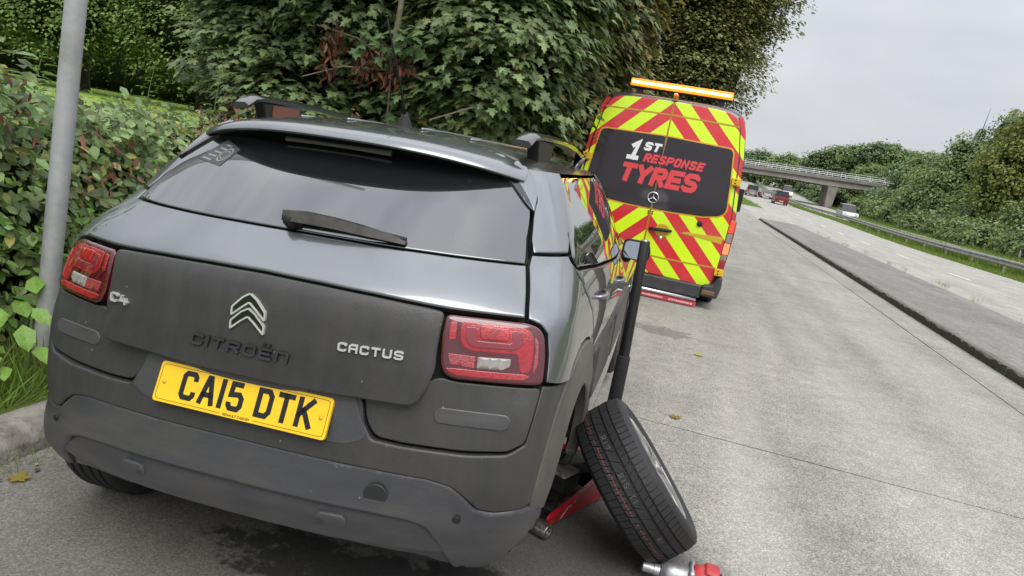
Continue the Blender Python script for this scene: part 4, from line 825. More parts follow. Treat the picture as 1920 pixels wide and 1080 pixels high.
def panel(name, outline, m, parent=None, off=.008, depth=.022, bev=.004, grid=.03, rnd=0., S=None, SN=None, den=.018):
    """sheet panel cut to an outline on the body surface (u,z), raised by off, with rolled edges and returned flanges"""
    S = S or surf; SN = SN or unorm
    P = rounded(outline, rnd) if rnd else outline
    P = dens(P, den)
    ar = .5*np.sum(P[:,0]*np.roll(P[:,1],-1)-np.roll(P[:,0],-1)*P[:,1])
    if ar < 0: P = P[::-1]
    t = unit(np.roll(P,-1,0)-np.roll(P,1,0)); nin = np.stack([-t[:,1], t[:,0]], 1)
    P2 = P+nin*bev*1.1
    lo, hi = P.min(0), P.max(0); gx, gy = np.meshgrid(np.arange(lo[0], hi[0], grid), np.arange(lo[1], hi[1], grid)); g = np.stack([gx.ravel(), gy.ravel()], 1)
    g = g[inside(P2, g)] if len(g) else g
    if len(g):
        dd = np.sqrt(((g[:,None]-P2[None])**2).sum(-1)).min(1); g = g[dd > grid*.45]
    n = len(P); ok2 = inside(P, P2); P2 = P2[ok2]
    allp = np.concatenate([P, P2, g]) if len(g) else np.concatenate([P, P2])
    r = delaunay_2d_cdt([Vector(p) for p in allp], [(i,(i+1) % n) for i in range(n)], [], 1, 1e-7)
    q = np.array([tuple(v) for v in r[0]]); F = [tuple(f) for f in r[2]]
    isb = np.array([any(k < n for k in ov) for ov in r[3]])
    offv = np.full(len(q), off, float) if not callable(off) else off(q[:,0], q[:,1])
    nv = SN(q[:,0], q[:,1]); bpos = S(q[:,0], q[:,1]); V = bpos+nv*(offv-np.where(isb, bev, 0))[:,None]
    # boundary loop edges
    cnt = {}
    for f in F:
        for a, b in ((f[0],f[1]),(f[1],f[2]),(f[2],f[0])): cnt[(a,b)] = 1
    be = [(a,b) for (a,b) in cnt if (b,a) not in cnt]
    NV = nv.copy(); k = len(q); V = list(V); Fo = list(F); idx = {}
    for a, b in be:
        tv = V[b]-V[a]; o = np.cross(tv, nv[a]); o /= np.linalg.norm(o)+1e-12
        for v in (a, b):
            if v not in idx: idx[v] = [None, None, np.zeros(3)]
            idx[v][2] = idx[v][2]+o
    NV = list(NV)
    for v, e in idx.items():
        o = e[2]/(np.linalg.norm(e[2])+1e-9); NV[v] = unit(nv[v]+o)
        e[0] = len(V); V.append(V[v]); NV.append(o); e[1] = len(V); V.append(bpos[v]+nv[v]*(offv[v]-depth)); NV.append(o)
    for a, b in be: Fo.append((idx[a][0], idx[a][1], idx[b][1], idx[b][0]))
    o = mk(name, V, Fo, m, parent, True); o.data.normals_split_custom_set_from_vertices([tuple(x) for x in NV]); return o
def both(name, outline, m, parent=None, **k):
    a = panel(name, outline, m, parent, **k); b = panel(name, [(-u,z) for u,z in outline], m, parent, **{kk:(vv if not callable(vv) or kk in ('S','SN') else (lambda u,z,f=vv: f(np.abs(u),z))) for kk,vv in k.items()}); return a, b
def full(half): return half+[(-u,z) for u,z in half[::-1] if u > 1e-6]
def pill(cu, cz, a, b, n=10):
    o = []
    for s in (1,-1):
        for i in range(n+1):
            t = -math.pi/2+math.pi*i/n; o.append((cu+s*(a-b)+s*b*math.cos(t), cz+s*b*math.sin(t)))
    return o
def SP(u, z, d): return tuple(usurf(np.array(u), np.array(z), d))
uy = lambda y, z: float(u_of_y(y, z))
# ---- inner shell (dark, seen only through gaps, arches and under the car)
us = np.concatenate([np.linspace(-1,1,1)*0, np.linspace(0,.7,9), np.linspace(.73,1.05,8)[1:], np.linspace(1.1,3.9,40)]); zs_ = np.linspace(.2,1.33,30)
V = []; F = []; idx = {}
for s in (-1,1):
    for i, z in enumerate(zs_):
        L_ = float(YF(z)-.5-(YR(z)+BOW(z)*((WW(z)-.10)/.7)**2.5+.28)); um = 2.05+L_
        for j, u in enumerate(np.concatenate([us[us < 1.05], np.linspace(1.05, um, 42)])):
            p = usurf(np.array(s*u), np.array(z), -.03); idx[(s,i,j)] = len(V); V.append(tuple(p))
nj = len(us[us < 1.05])+42
for s in (-1,1):
    for i in range(len(zs_)-1):
        for j in range(nj-1):
            q = [idx[(s,i,j)], idx[(s,i,j+1)], idx[(s,i+1,j+1)], idx[(s,i+1,j)]]; c = np.mean([V[k] for k in q], 0)
            if abs(c[0]) > .45 and any((c[1]-yw)**2+(c[2]-.30)**2 < .375**2 for yw in (.69,3.285)): continue
            F.append(tuple(q if s > 0 else q[::-1]))
mk('body_shell', V, F, M_DARKIN, car, True)
mb = MB(); mb.box(-.55,.55,.42,3.9,.21,.25); mb.box(-.5,.5,.55,.85,.22,.34); mb.tube([(-.72,.69,.30),(.66,.69,.30)], .045, 8); mb.build('floor_pan', M_DARKIN, car)
for s in (-1,1):
    for yw in (.69,3.285):
        mb = MB(); n = 20; V = []
        for xx in (.50,.80):
            for i in range(n+1):
                a = math.pi*(.02+.96*i/n); V.append((s*xx, yw+.372*math.cos(a), .30+.372*math.sin(a)))
        mb.add(V, [(i,i+1,n+2+i,n+1+i) for i in range(n)]); mb.box(s*.50-.01,s*.50+.01,yw-.34,yw+.34,.27,.66); mb.build('wheel_arch_liner', mat('felt_liner', (.045,.042,.038), 1.0, var=.5, vscale=60, bump=1.0, bscale=90), car, True)
# hub left bare where the wheel is off
mb = MB(); mb.lathe([(0,0),(.135,0),(.135,-.022),(0,-.022)], (.70,.69,.30), (1,0,0), 30); mb.lathe([(0,.05),(.035,.05),(.035,.0),(.075,0),(.075,-.001)], (.70,.69,.30), (1,0,0), 20); mb.build('brake_disc', mat('brake_iron', (.16,.13,.11), .5, metal=.8, dirt=(.12,.06,.03), dscale=9, dlo=.4, dhi=.7), car, auto=40)
# ---- tailgate
lipo = lambda u, z: .012+.03*smooth01((.80-z)/.09)*smooth01((.50-np.abs(u))/.05+.0)+.004*smooth01((z-.9)/.05)
tg = panel('tailgate_panel', full([(0,.971),(.17,.968),(.32,.962),(.46,.953),(.498,.948),(.492,.90),(.487,.85),(.489,.805),(.478,.755),(.464,.722),(.45,.710),(.42,.708),(.306,.708),(.15,.703),(0,.703)]), M_PLAS, car, off=lipo, depth=.05, bev=.006, grid=.026, rnd=.012)
panel('tailgate_upper', full([(0,.977),(.17,.974),(.32,.968),(.46,.959),(.51,.956),(.60,.953),(.691,.9495),(.690,1.0),(.683,1.064),(.43,1.0705),(.17,1.0745),(0,1.0755)]), M_PAINTC, car, off=.016, depth=.03, bev=.005, grid=.012, den=.009)
panel('rear_window', full([(0,1.0815),(.17,1.0805),(.43,1.0765),(.681,1.0705),(.690,1.135),(.716,1.213),(.70,1.30),(.66,1.365),(.3,1.385),(0,1.39)]), M_WIN, car, off=.012, depth=.03, bev=.003, grid=.03)
# sticker seen behind the glass
st = panel('window_sticker', [(-.60,1.215),(-.44,1.205),(-.435,1.262),(-.555,1.285)], mat('sticker_grey', (.055,.055,.058), .5, spec=.3), car, off=.0135, depth=.001, bev=.0003)
mb = MB()
for k in range(5): ribbon(mb, [(-.575+.012*k,1.220+.012*k),(-.515+.006*k,1.217+.012*k)], .0045, SP, .0137, .0141)
cc = [(-.475+.026*math.cos(a), 1.238+.020*math.sin(a)) for a in np.linspace(0,2*math.pi,17)]; ribbon(mb, cc, .004, SP, .0137, .0141)
cc = [(-.475+.016*math.cos(a), 1.238+.012*math.sin(a)) for a in np.linspace(0,2*math.pi,13)]; ribbon(mb, cc, .003, SP, .0137, .0141)
mb.build('sticker_print', mat('sticker_print_grey', (.20,.20,.19), .6), st)
# ---- bumper cover, corner pads, lower guard
panel('bumper_cover', full([(0,.735),(.30,.735),(.325,.685),(.336,.635),(.362,.597),(.441,.592),(.6,.593),(.705,.603),(.779,.632),(.795,.70),(.797,.784),(.9,.775),(1.027,.760),(.99,.74),(.946,.715),(.909,.591),(.866,.452),(.811,.443),(.694,.44),(.655,.447),(.617,.48),(.581,.505),(.517,.516),(.372,.519),(0,.522)]), M_PLAS, car, off=lambda u,z: .016-.013*smooth01((np.abs(u)-.62)/.15), depth=.04, bev=.006, grid=.028, rnd=.01)
both('corner_pad', [(.302,.765),(.327,.69),(.340,.641),(.368,.605),(.441,.600),(.6,.601),(.702,.611),(.772,.638),(.787,.705),(.789,.779),(.68,.779),(.54,.778),(.505,.785),(.47,.765)], M_PLAS, car, off=.003, depth=.03, bev=.004, grid=.028, rnd=.02)
pad = both('pad_inset', pill(.603,.687,.096,.021), M_PLASB, car, off=.0075, depth=.012, bev=.003, grid=.02)
# plate recess under the tailgate lip
panel('plate_recess', full([(0,.722),(.297,.722),(.322,.66),(.352,.600),(.30,.574),(0,.568)]), M_PLASB, car, off=.0185, depth=.004, bev=.002, grid=.03, rnd=.02)
def gof(u, z):
    zt = np.interp(np.abs(u), [0,.375,.517,.579,.614,.649,.686,.783,1.2], [.526,.522,.519,.508,.482,.444,.436,.442,.44])
    t = np.clip((zt-z)/.105, 0, 1); return (.010+.046*(1-(1-t)**2.2)-.012*smooth01((.345-z)/.05))*(1-.62*smooth01((np.abs(u)-.66)/.16))
panel('bumper_guard', full([(0,.526),(.375,.522),(.517,.519),(.579,.508),(.614,.482),(.649,.444),(.686,.436),(.783,.441),(.868,.440),(.93,.43),(.955,.405),(.93,.385),(.88,.372),(.83,.352),(.75,.315),(.683,.288),(.61,.284),(.592,.313),(.564,.37),(.534,.405),(.487,.416),(.371,.420),(0,.422)]), M_PLASB, car, off=gof, depth=.06, bev=.008, grid=.016, rnd=.012)
panel('lower_valance', full([(0,.432),(.371,.430),(.49,.426),(.545,.41),(.575,.373),(.60,.318),(.622,.275),(.595,.282),(.517,.302),(.348,.311),(.17,.322),(0,.324)]), M_PLASB, car, off=lambda u,z: .032+.020*smooth01((.425-z)/.055)-.022*smooth01((.352-z)/.04), depth=.05, bev=.006, grid=.016)
panel('tow_eye_cover', pill(.401,.467,.031,.031,14), mat('tow_cover', (.016,.017,.018), .5), car, off=.050, depth=.02, bev=.003, grid=.02)
both('parking_sensor', pill(.604,.437,.010,.010,10), M_SEAL, car, off=.0535, depth=.02, bev=.002, grid=.02)
for s in (-1,1):
    d_ = panel('diffuser_pad', [(s*u,z) for u,z in pill(.296,.385,.042,.0175)], M_PLASB, car, off=.0525, depth=.012, bev=.003, grid=.02)
    panel('pad_screw', [(s*u,z) for u,z in pill(.270,.386,.010,.010)], M_PLAS, d_, off=.0545, depth=.008, bev=.002, grid=.02)
# ---- tail lamps
LAMP = [(.504,.945),(.604,.943),(.70,.939),(.742,.930),(.772,.912),(.782,.868),(.791,.79),(.68,.787),(.598,.787),(.537,.787),(.512,.797),(.4985,.828),(.497,.888)]
M_LENS = mat('dark_red_lens', (.075,.004,.009), .06, coat=1.0, coatr=.01, spec=.6)
M_RED = mat('red_reflector', (.32,.007,.013), .12, coat=1.0, bump=.25, bscale=260)
M_REDB = mat('bright_red_lens', (.32,.007,.013), .12, coat=1.0, coatr=.01, var=.35, vscale=34, bump=.12, bscale=150)
M_CLEAR = mat('clear_lens', (.25,.23,.21), .1, coat=1.0, bump=.5, bscale=180, stretch=(1,.2,.1), var=.3, vscale=30)
M_FOG = mat('fog_lens', (.30,.035,.04), .1, coat=1.0, bump=.5, bscale=200)
for s in (1,-1):
    q = lambda P: [(s*u,z) for u,z in P]
    lm = panel('tail_lamp', q(LAMP), M_LENS, car, off=lambda u,z: .016-.010*smooth01((np.abs(u)-.735)/.05), depth=.04, bev=.007, grid=.022, rnd=.014)
    panel('lamp_surround', q([(.539,.931),(.603,.931),(.692,.926),(.712,.916),(.722,.90),(.722,.83),(.716,.818),(.692,.815),(.683,.835),(.680,.861),(.638,.862),(.568,.862),(.547,.874),(.540,.893)]), M_REDB, lm, off=.0175, depth=.004, bev=.0015, grid=.02, rnd=.008)
    panel('brake_lens', q([(.584,.925),(.655,.921),(.657,.892),(.588,.893)]), M_REDB, lm, off=.022, depth=.008, bev=.002, grid=.02, rnd=.008)
    panel('lens_ring', q([(.552,.919),(.576,.921),(.578,.889),(.662,.887),(.662,.918),(.688,.916),(.688,.884),(.672,.872),(.57,.872),(.554,.886)]), mat('ring_lens', (.20,.02,.03), .08, coat=1.0), lm, off=.0205, depth=.006, bev=.0015, grid=.02, rnd=.006)
    panel('reverse_lens', q([(.585,.849),(.664,.849),(.663,.829),(.646,.8195),(.586,.819)]), M_CLEAR, lm, off=.0195, depth=.005, bev=.0015, grid=.012, rnd=.004)
    panel('fog_lens', q([(.514,.851),(.581,.849),(.582,.819),(.522,.823)]), M_FOG, lm, off=.0190, depth=.005, bev=.0015, grid=.015, rnd=.004)
    panel('reflector_strip', q([(.513,.813),(.53,.815),(.583,.814),(.70,.813),(.722,.808),(.70,.798),(.598,.797),(.54,.798),(.52,.805)]), M_RED, lm, off=.0190, depth=.005, bev=.0015, grid=.015, rnd=.004)
    panel('inner_lens', q([(.514,.928),(.531,.930),(.530,.888),(.513,.884)]), M_RED, lm, off=.0178, depth=.004, bev=.0015, grid=.015, rnd=.004)
    panel('side_marker', q([(.727,.905),(.738,.895),(.742,.84),(.735,.812),(.728,.82)]), M_FOG, lm, off=.0185, depth=.004, bev=.0015, grid=.015)
# ---- badges
SP0 = SP
def SP(u, z, d): return tuple(usurf(np.array(u), np.array(z), d-.012+float(lipo(np.array(u), np.array(z)))))
mb = MB()
def chevron(y0, half, th, drop):
    return [(-half, y0-drop), (-half*.42, y0-drop*.30), (0, y0), (half*.42, y0-drop*.30), (half, y0-drop), (half, y0-drop-th), (half*.42, y0-drop*.42-th*.92), (0, y0-th), (-half*.42, y0-drop*.42-th*.92), (-half, y0-drop-th)]
for y0 in (.921, .884):
    P = rounded([(a-.008, b) for a, b in chevron(y0, .048, .022, .040)], .004); ribbon(mb, P+[P[0]], .0042, SP, .012, .0205)
mb.build('emblem', mat('emblem_silver', (.70,.70,.69), .25, metal=.5), car, auto=50)
mb = MB()
for y0 in (.921, .884): mb.prism([(a-.008, b) for a, b in chevron(y0-.003, .044, .016, .038)][::-1], SP, .012, .0175)
mb.build('emblem_inlay', M_BLACK, car)
def badge(name, txt, x, y, w, h, sw, gap, m, d0=.010, d1=.0205, **k):
    ms, xe = word(txt, x, y, w, h, sw, gap, SP, d0, d1, **k); return join(ms).build(name, m, car)
badge('model_badge', 'C4', -.462, .811, .029, .026, .0052, .010, mat('satin_chrome', (.62,.62,.61), .32, metal=.45))
badge('model_badge', 'CaCTUS', .244, .819, .0225, .0225, .0046, .0060, mat('satin_chrome', (.62,.62,.61), .32, metal=.45))
mb = MB(); x = -.165
for ch, ww in zip('CITROEn', (.036,.007,.034,.036,.036,.036,.036)):
    glyph(mb, ch, x, .762, ww, .028, .0065, SP, .012, .0215)
    if ch == 'E':
        for dx in (.007,.022): mb.prism([(x+dx,.795),(x+dx+.007,.795),(x+dx+.007,.801),(x+dx,.801)], SP, .012, .0205)
    x += ww+.0105
mb.build('maker_lettering', mat('lettering_plastic', (.016,.016,.017), .4), car, bevel=.0008, seg=1)
SP = SP0
# ---- number plate: flat plate leaning forward at its top
PC, PT = Vector((0.0,.036,.638)), math.radians(21)
def PL(x, y, d): return (x, PC.y+y*math.sin(PT)-d*math.cos(PT), PC.z+y*math.cos(PT)+d*math.sin(PT))
plate = MB().prism(rounded([(-.26,-.0555),(.26,-.0555),(.26,.0555),(-.26,.0555)], .011), PL, -.006, .004).build('number_plate', mat('plate_reflective_yellow', (.80,.50,.004), .35, var=.06, vscale=12, coat=.3), car, bevel=.0012, seg=1)
M_INK = mat('plate_black', (.006,.006,.006), .35)
x = -.185
for ch in 'CA15 DTK':
    w_ = {'1':.0155,' ':.026}.get(ch, .049)
    if ch != ' ':
        mb = MB(); glyph(mb, ch, x, -.0365, w_, .079, .0142, PL, .0035, .0048); mb.build('character', M_INK, plate)
    x += w_+(.0105 if ch != ' ' else 0)
bd_ = rounded([(-.252,-.0475),(.252,-.0475),(.252,.0475),(-.252,.0475)], .009); mb = MB()
i0 = [p for p in bd_ if not (abs(p[0]) < .05 and p[1] < 0)]
ribbon(mb, [(.05,-.0475),(.243,-.0475)], .0012, PL, .0035, .0044); ribbon(mb, [(-.243,-.0475),(-.05,-.0475)], .0012, PL, .0035, .0044)
ribbon(mb, [(.243,-.0475),(.25,-.045),(.252,-.0385),(.252,.0385),(.25,.045),(.243,.0475),(-.243,.0475),(-.25,.045),(-.252,.0385),(-.252,-.0385),(-.25,-.045),(-.243,-.0475)], .0012, PL, .0035, .0044); mb.build('border_line', M_INK, plate)
V, F = text_mesh('RENAULT CARDIFF', .0095, lambda a,b,d: PL(a-.041, b-.0515, .0043), bold=.0002); mk('dealer_print', V, F, M_INK, plate)
V, F = text_mesh('01 234', .005, lambda a,b,d: PL(a-.008, b-.0545, .0043)); 
for sx in (-.247,.247): MB().lathe([(0,.0075),(.004,.0072),(.0065,.0045),(.0065,.003)], PL(sx*.955,0,0), Vector(PL(0,0,1))-Vector(PL(0,0,0)), 14).build('screw_cap', mat('screw_yellow', (.62,.36,.02), .4), plate, True)
mb = MB(); mb.box(.135,.185,.045,.10,.696,.706); mb.box(-.185,-.135,.045,.10,.696,.706); mb.build('plate_lamp', mat('plate_lamp', (.10,.085,.05), .3), car)
# ---- rear wiper on the glass base
def AT(x, y, z): return (x, y, z)
mb = MB(); mb.tube([(.010,.222,1.098),(.008,.190,1.118),(.008,.178,1.130)], [.022,.020,.016], 12); mb.build('wiper_pivot', M_SEAL, car, True)
mb = MB(); pa = [(-.008,.185,1.128),(.06,.182,1.131),(.14,.188,1.128),(.22,.203,1.120),(.30,.225,1.108),(.335,.24,1.100)]; rw = [.014,.016,.015,.013,.008,.004]
for i in range(len(pa)-1):
    a, b = pa[i], pa[i+1]; wa, wb = rw[i], rw[i+1]
    mb.add([(a[0],a[1]-.006,a[2]+wa),(a[0],a[1]-.010,a[2]-wa),(a[0],a[1]+.016,a[2]-wa*.8),(a[0],a[1]+.012,a[2]+wa),(b[0],b[1]-.006,b[2]+wb),(b[0],b[1]-.010,b[2]-wb),(b[0],b[1]+.014,b[2]-wb*.8),(b[0],b[1]+.012,b[2]+wb)], [(0,1,5,4),(1,2,6,5),(2,3,7,6),(3,0,4,7),(0,3,2,1),(4,5,6,7)])
mb.build('wiper_arm', mat('wiper_plastic', (.035,.035,.033), .5, dirt=(.08,.075,.065), dscale=20, dlo=.4, dhi=.7), car, bevel=.003)
mb = MB(); mb.tube([SP(.02,1.099,.024), SP(.12,1.101,.026), SP(.24,1.099,.026), SP(.355,1.091,.022)], .007, 6); mb.build('wiper_blade', M_SEAL, car)
# ---- roof, spoiler, third brake lamp
zr0 = 1.335; uu = []; 
def ring_full(z, off=0.):
    L_ = float(YF(z)-.5-(YR(z)+BOW(z)*((WW(z)-.10)/.7)**2.5+.28)); um = 2.05+L_
    a = np.concatenate([np.linspace(0,.7,14), np.linspace(.74,1.05,8), np.linspace(1.12,um,36)]); a = np.concatenate([a, -a[-2:0:-1]])
    return usurf(a, np.full(len(a), z), off)
R0 = ring_full(zr0, .010); n = len(R0); V = []; F = []
ks = [0,.02,.05,.1,.16,.24,.34,.46,.6,.76,.9,1.0]
sp = np.stack([np.zeros(n), np.clip(R0[:,1], .95, 2.0)*1.0, np.zeros(n)], 1)
for k in ks:
    q = R0*(1-k)+sp*k; q[:,2] = zr0+.088*(1-(1-k)**3.0); V += [tuple(p) for p in q]
F = [(i*n+j, i*n+(j+1) % n, (i+1)*n+(j+1) % n, (i+1)*n+j) for i in range(len(ks)-1) for j in range(n)]
mk('roof', V, F, mat('dusty_darkened_roof_paint', (.040,.040,.041), .36, metal=.6, coat=.7, coatr=.08, dirt=(.085,.074,.062), dscale=6, dlo=.35, dhi=.8), car, True)  # dust over a base darkened as the roof's reflection of dark trees
def roof_z(x, y):
    w = .60; return zr0+.088*(1-(abs(x)/w)**3.0 if abs(x) < w else 0)
for xx in (-.32,-.14,.14,.32):      # pressed roof ribs
    mb = MB(); mb.tube([(xx, y, roof_z(xx,y)+.002-.012*max(0,(1.0-y)*2)) for y in np.linspace(.78,2.2,14)], .006, 6); mb.build('roof_rib', M_PAINTC, car, True)
# spoiler lofted across
ts = np.linspace(-1,1,41); prof_n = 9; V = []; F = []
for t in ts:
    a = abs(t); x = .565*t; yt = .405+.185*a**2.6; zt = 1.373-.052*a**2.6; yf = .78+.0*a; zf = zr0+.075*(1-a**3.2)+.006
    th = .024
    pts = [(yt+.05, zt-th-.004), (yt+.004, zt-th), (yt, zt-th+.005), (yt+.003, zt-.011), (yt+.026, zt+.004), (yt+.07, zt+.010+.1*(zf-zt)), ((yt+yf)/2, (zt+zf)/2+.008), (yf, zf), (yf, zf-.03)]
    V += [(x, p, z) for p, z in pts]
k = 9; F = [(i*k+j, i*k+j+1, (i+1)*k+j+1, (i+1)*k+j) for i in range(len(ts)-1) for j in range(k-1)]+[tuple(range(k)), tuple(range((len(ts)-1)*k, len(ts)*k))[::-1]]
mb = MB(); mb.add(V, F); sp_o = mb.build('rear_spoiler', M_PAINTC, car, auto=40)
mb = MB(); V = []
for t in ts:
    a = abs(t); x = .55*t; yt = .405+.185*a**2.6; zt = 1.373-.052*a**2.6; V += [(x, yt+.012, zt-.027), (x, yt+.18, zt-.062), (x, yt+.19, zt-.03), (x, yt+.02, zt-.018)]
mb.add(V, [(i*4+j, i*4+(j+1) % 4, (i+1)*4+(j+1) % 4, (i+1)*4+j) for i in range(len(ts)-1) for j in range(4)]+[(0,1,2,3),(160,163,162,161)]); mb.build('spoiler_underside', M_BLACK, sp_o)
mb = MB(); V = []
for i, t in enumerate(np.linspace(-1,1,15)):
    u = -.035+.235*t; V += [SP(u,1.327-.003*t*t,.02), SP(u,1.327-.003*t*t,.036), SP(u,1.306-.003*t*t,.036), SP(u,1.306-.003*t*t,.02)]
mb.add(V, [(i*4+j, i*4+(j+1) % 4, (i+1)*4+(j+1) % 4, (i+1)*4+j) for i in range(14) for j in range(4)]+[(0,3,2,1),(56,57,58,59)])
mb.build('high_brake_lamp', mat('smoked_lens', (.16,.15,.145), .25, coat=.6, bump=.3, bscale=120), car)
for s in (-1,1):
    panel('spoiler_fin', [(s*u,z) for u,z in [(.655,1.318),(.705,1.350),(.738,1.331),(.752,1.289),(.754,1.251),(.727,1.205),(.712,1.235),(.69,1.275)]], M_PAINTC, car, off=.020, depth=.025, bev=.004, grid=.02, rnd=.008)
    panel('fin_inner_trim', [(s*u,z) for u,z in [(.60,1.315),(.66,1.318),(.695,1.274),(.716,1.236),(.727,1.203),(.700,1.225),(.66,1.28)]], M_BLACK, car, off=.020, depth=.012, bev=.002, grid=.02)  # black inner face of the spoiler fin
# ---- sides
def arch(r, a0, a1, n=14, yc=.69, zc=.30):
    o = []
    for i in range(n+1):
        a = math.radians(a0+(a1-a0)*i/n); y, z = yc-r*math.cos(a), zc+r*math.sin(a); o.append((uy(y,z), z))
    return o
def Y(y, z): return (uy(y,z), z)
flare = [(.967,.772),(1.005,.815),(1.071,.835),(1.191,.830),(1.30,.812),(1.36,.788)]
both('quarter_panel', [(.703,.949),(.702,1.0),(.695,1.064),(.703,1.092),(.80,1.094),(.90,1.095),(.921,1.080),(1.10,.992),(1.18,.960),(1.285,.905),(1.345,.84),(1.355,.80),(1.30,.820),(1.191,.838),(1.071,.843),(1.0,.822),(.962,.776),(.80,.796),(.792,.868),(.781,.918),(.748,.938)], M_PAINTC, car, off=.012, depth=.03, bev=.004, grid=.026)
both('rear_pillar', [(.710,1.101),(.80,1.103),(.905,1.104),(.928,1.13),(.936,1.16),(.950,1.223),(.985,1.310),(.984,1.332),(.745,1.332),(.757,1.289),(.760,1.251),(.732,1.208),(.709,1.135)], M_PAINTC, car, off=.012, depth=.03, bev=.004, grid=.026)
both('rear_door_glass', [(.945,1.14),(.958,1.223),(.995,1.318),(1.9,1.322),Y(1.60,1.22),Y(1.60,.99),(1.407,1.028),(1.01,1.058),(.95,1.09)], M_WIN, car, off=.010, depth=.03, bev=.003, grid=.04)
both('middle_pillar', [Y(1.61,1.318),Y(1.70,1.318),Y(1.70,.985),Y(1.61,.99)], M_BLACK, car, off=.010, depth=.03, bev=.002, grid=.04)
both('front_door_glass', [Y(1.71,.983),Y(1.71,1.318),Y(2.0,1.315),Y(2.35,1.2),Y(2.50,1.04),Y(2.54,.955)], M_WIN, car, off=.010, depth=.03, bev=.003, grid=.022)
both('front_pillar', [Y(1.98,1.332),Y(2.06,1.332),Y(2.34,1.225),Y(2.56,1.09),Y(2.74,.95),Y(2.55,.945),Y(2.52,1.045),Y(2.37,1.205),Y(2.06,1.316)], M_BLACK, car, off=.013, depth=.03, bev=.003, grid=.022)
zs = .285
both('rear_door', [(1.01,1.048),(1.407,1.018),Y(1.60,.98),Y(1.66,.975),Y(1.66,.5),Y(1.66,zs),Y(1.30,zs)]+[p for p in arch(.47, 178, 112, 10)]+[(1.365,.80),(1.352,.845),(1.292,.912),(1.19,.966),(1.115,.994),(.935,1.076)], M_PAINTC, car, off=.013, depth=.03, bev=.005, grid=.04)
both('front_door', [Y(1.67,.974),Y(2.2,.955),Y(2.68,.935),Y(2.70,.6),Y(2.70,zs),Y(1.67,zs)], M_PAINTC, car, off=.013, depth=.03, bev=.005, grid=.028)
both('arch_trim', flare+[Y(.86,.745)]+[p for p in arch(.46, 112, 178, 10)]+[Y(1.2,.27),Y(1.03,.27)]+arch(.352, 185, 16, 26)+[(.874,.40),(.872,.46),(.915,.591),(.951,.715)], M_TRIM, car, off=lambda u,z: .005+.015*smooth01((np.abs(u)-.9)/.12), depth=.04, bev=.006, grid=.03)
for (y0,y1) in ((1.02,1.64),(1.70,2.62)):
    ap = both('side_bump_pad', [Y(y0+.0,.50),Y(y0+.02,.72),Y(y1,.72),Y(y1,.50)], M_PLAS, car, off=.028, depth=.03, bev=.01, grid=.04, rnd=.03)
both('sill', [Y(1.10,.275),Y(2.75,.275),Y(2.75,.20),Y(1.10,.20)], M_TRIM, car, off=.012, depth=.03, bev=.006, grid=.05)
both('front_wing', [Y(2.71,.935),Y(3.3,.90),Y(3.6,.80),Y(3.6,.66)]+arch(.38, 150, 10, 14, 3.285)+[Y(2.71,.30)], M_PAINTC, car, off=.012, depth=.03, bev=.005, grid=.05)
# front end as one closed sheet (faces away)
V = []; F = []; zz = np.linspace(.3,.97,12); nu = 30
for s in (-1,1):
    for z in zz:
        L_ = float(YF(z)-.5-(YR(z)+BOW(z)*((WW(z)-.10)/.7)**2.5+.28)); um = 2.05+L_; u0 = uy(3.6, z) if z < .8 else uy(2.72, z)
        for u in np.linspace(min(u0,um-.1), um, nu): V.append(tuple(usurf(np.array(s*u), np.array(z), .012)))
for s in (0,1):
    for i in range(11):
        for j in range(nu-1):
            a = s*12*nu+i*nu+j; q = (a,a+1,a+nu+1,a+nu); F.append(q if s else q[::-1])
mk('front_body', V, F, M_PAINTC, car, True)
V = []; F = []; zz = np.linspace(.975,1.33,8)
for s in (-1,1):
    for z in zz:
        L_ = float(YF(z)-.5-(YR(z)+BOW(z)*((WW(z)-.10)/.7)**2.5+.28)); um = 2.05+L_; u0 = 1.05+L_-.05
        for u in np.linspace(u0, um, nu): V.append(tuple(usurf(np.array(s*u), np.array(z), .010)))
for s in (0,1):
    for i in range(7):
        for j in range(nu-1):
            a = s*8*nu+i*nu+j; q = (a,a+1,a+nu+1,a+nu); F.append(q if s else q[::-1])
mk('windscreen', V, F, M_WIN, car, True)
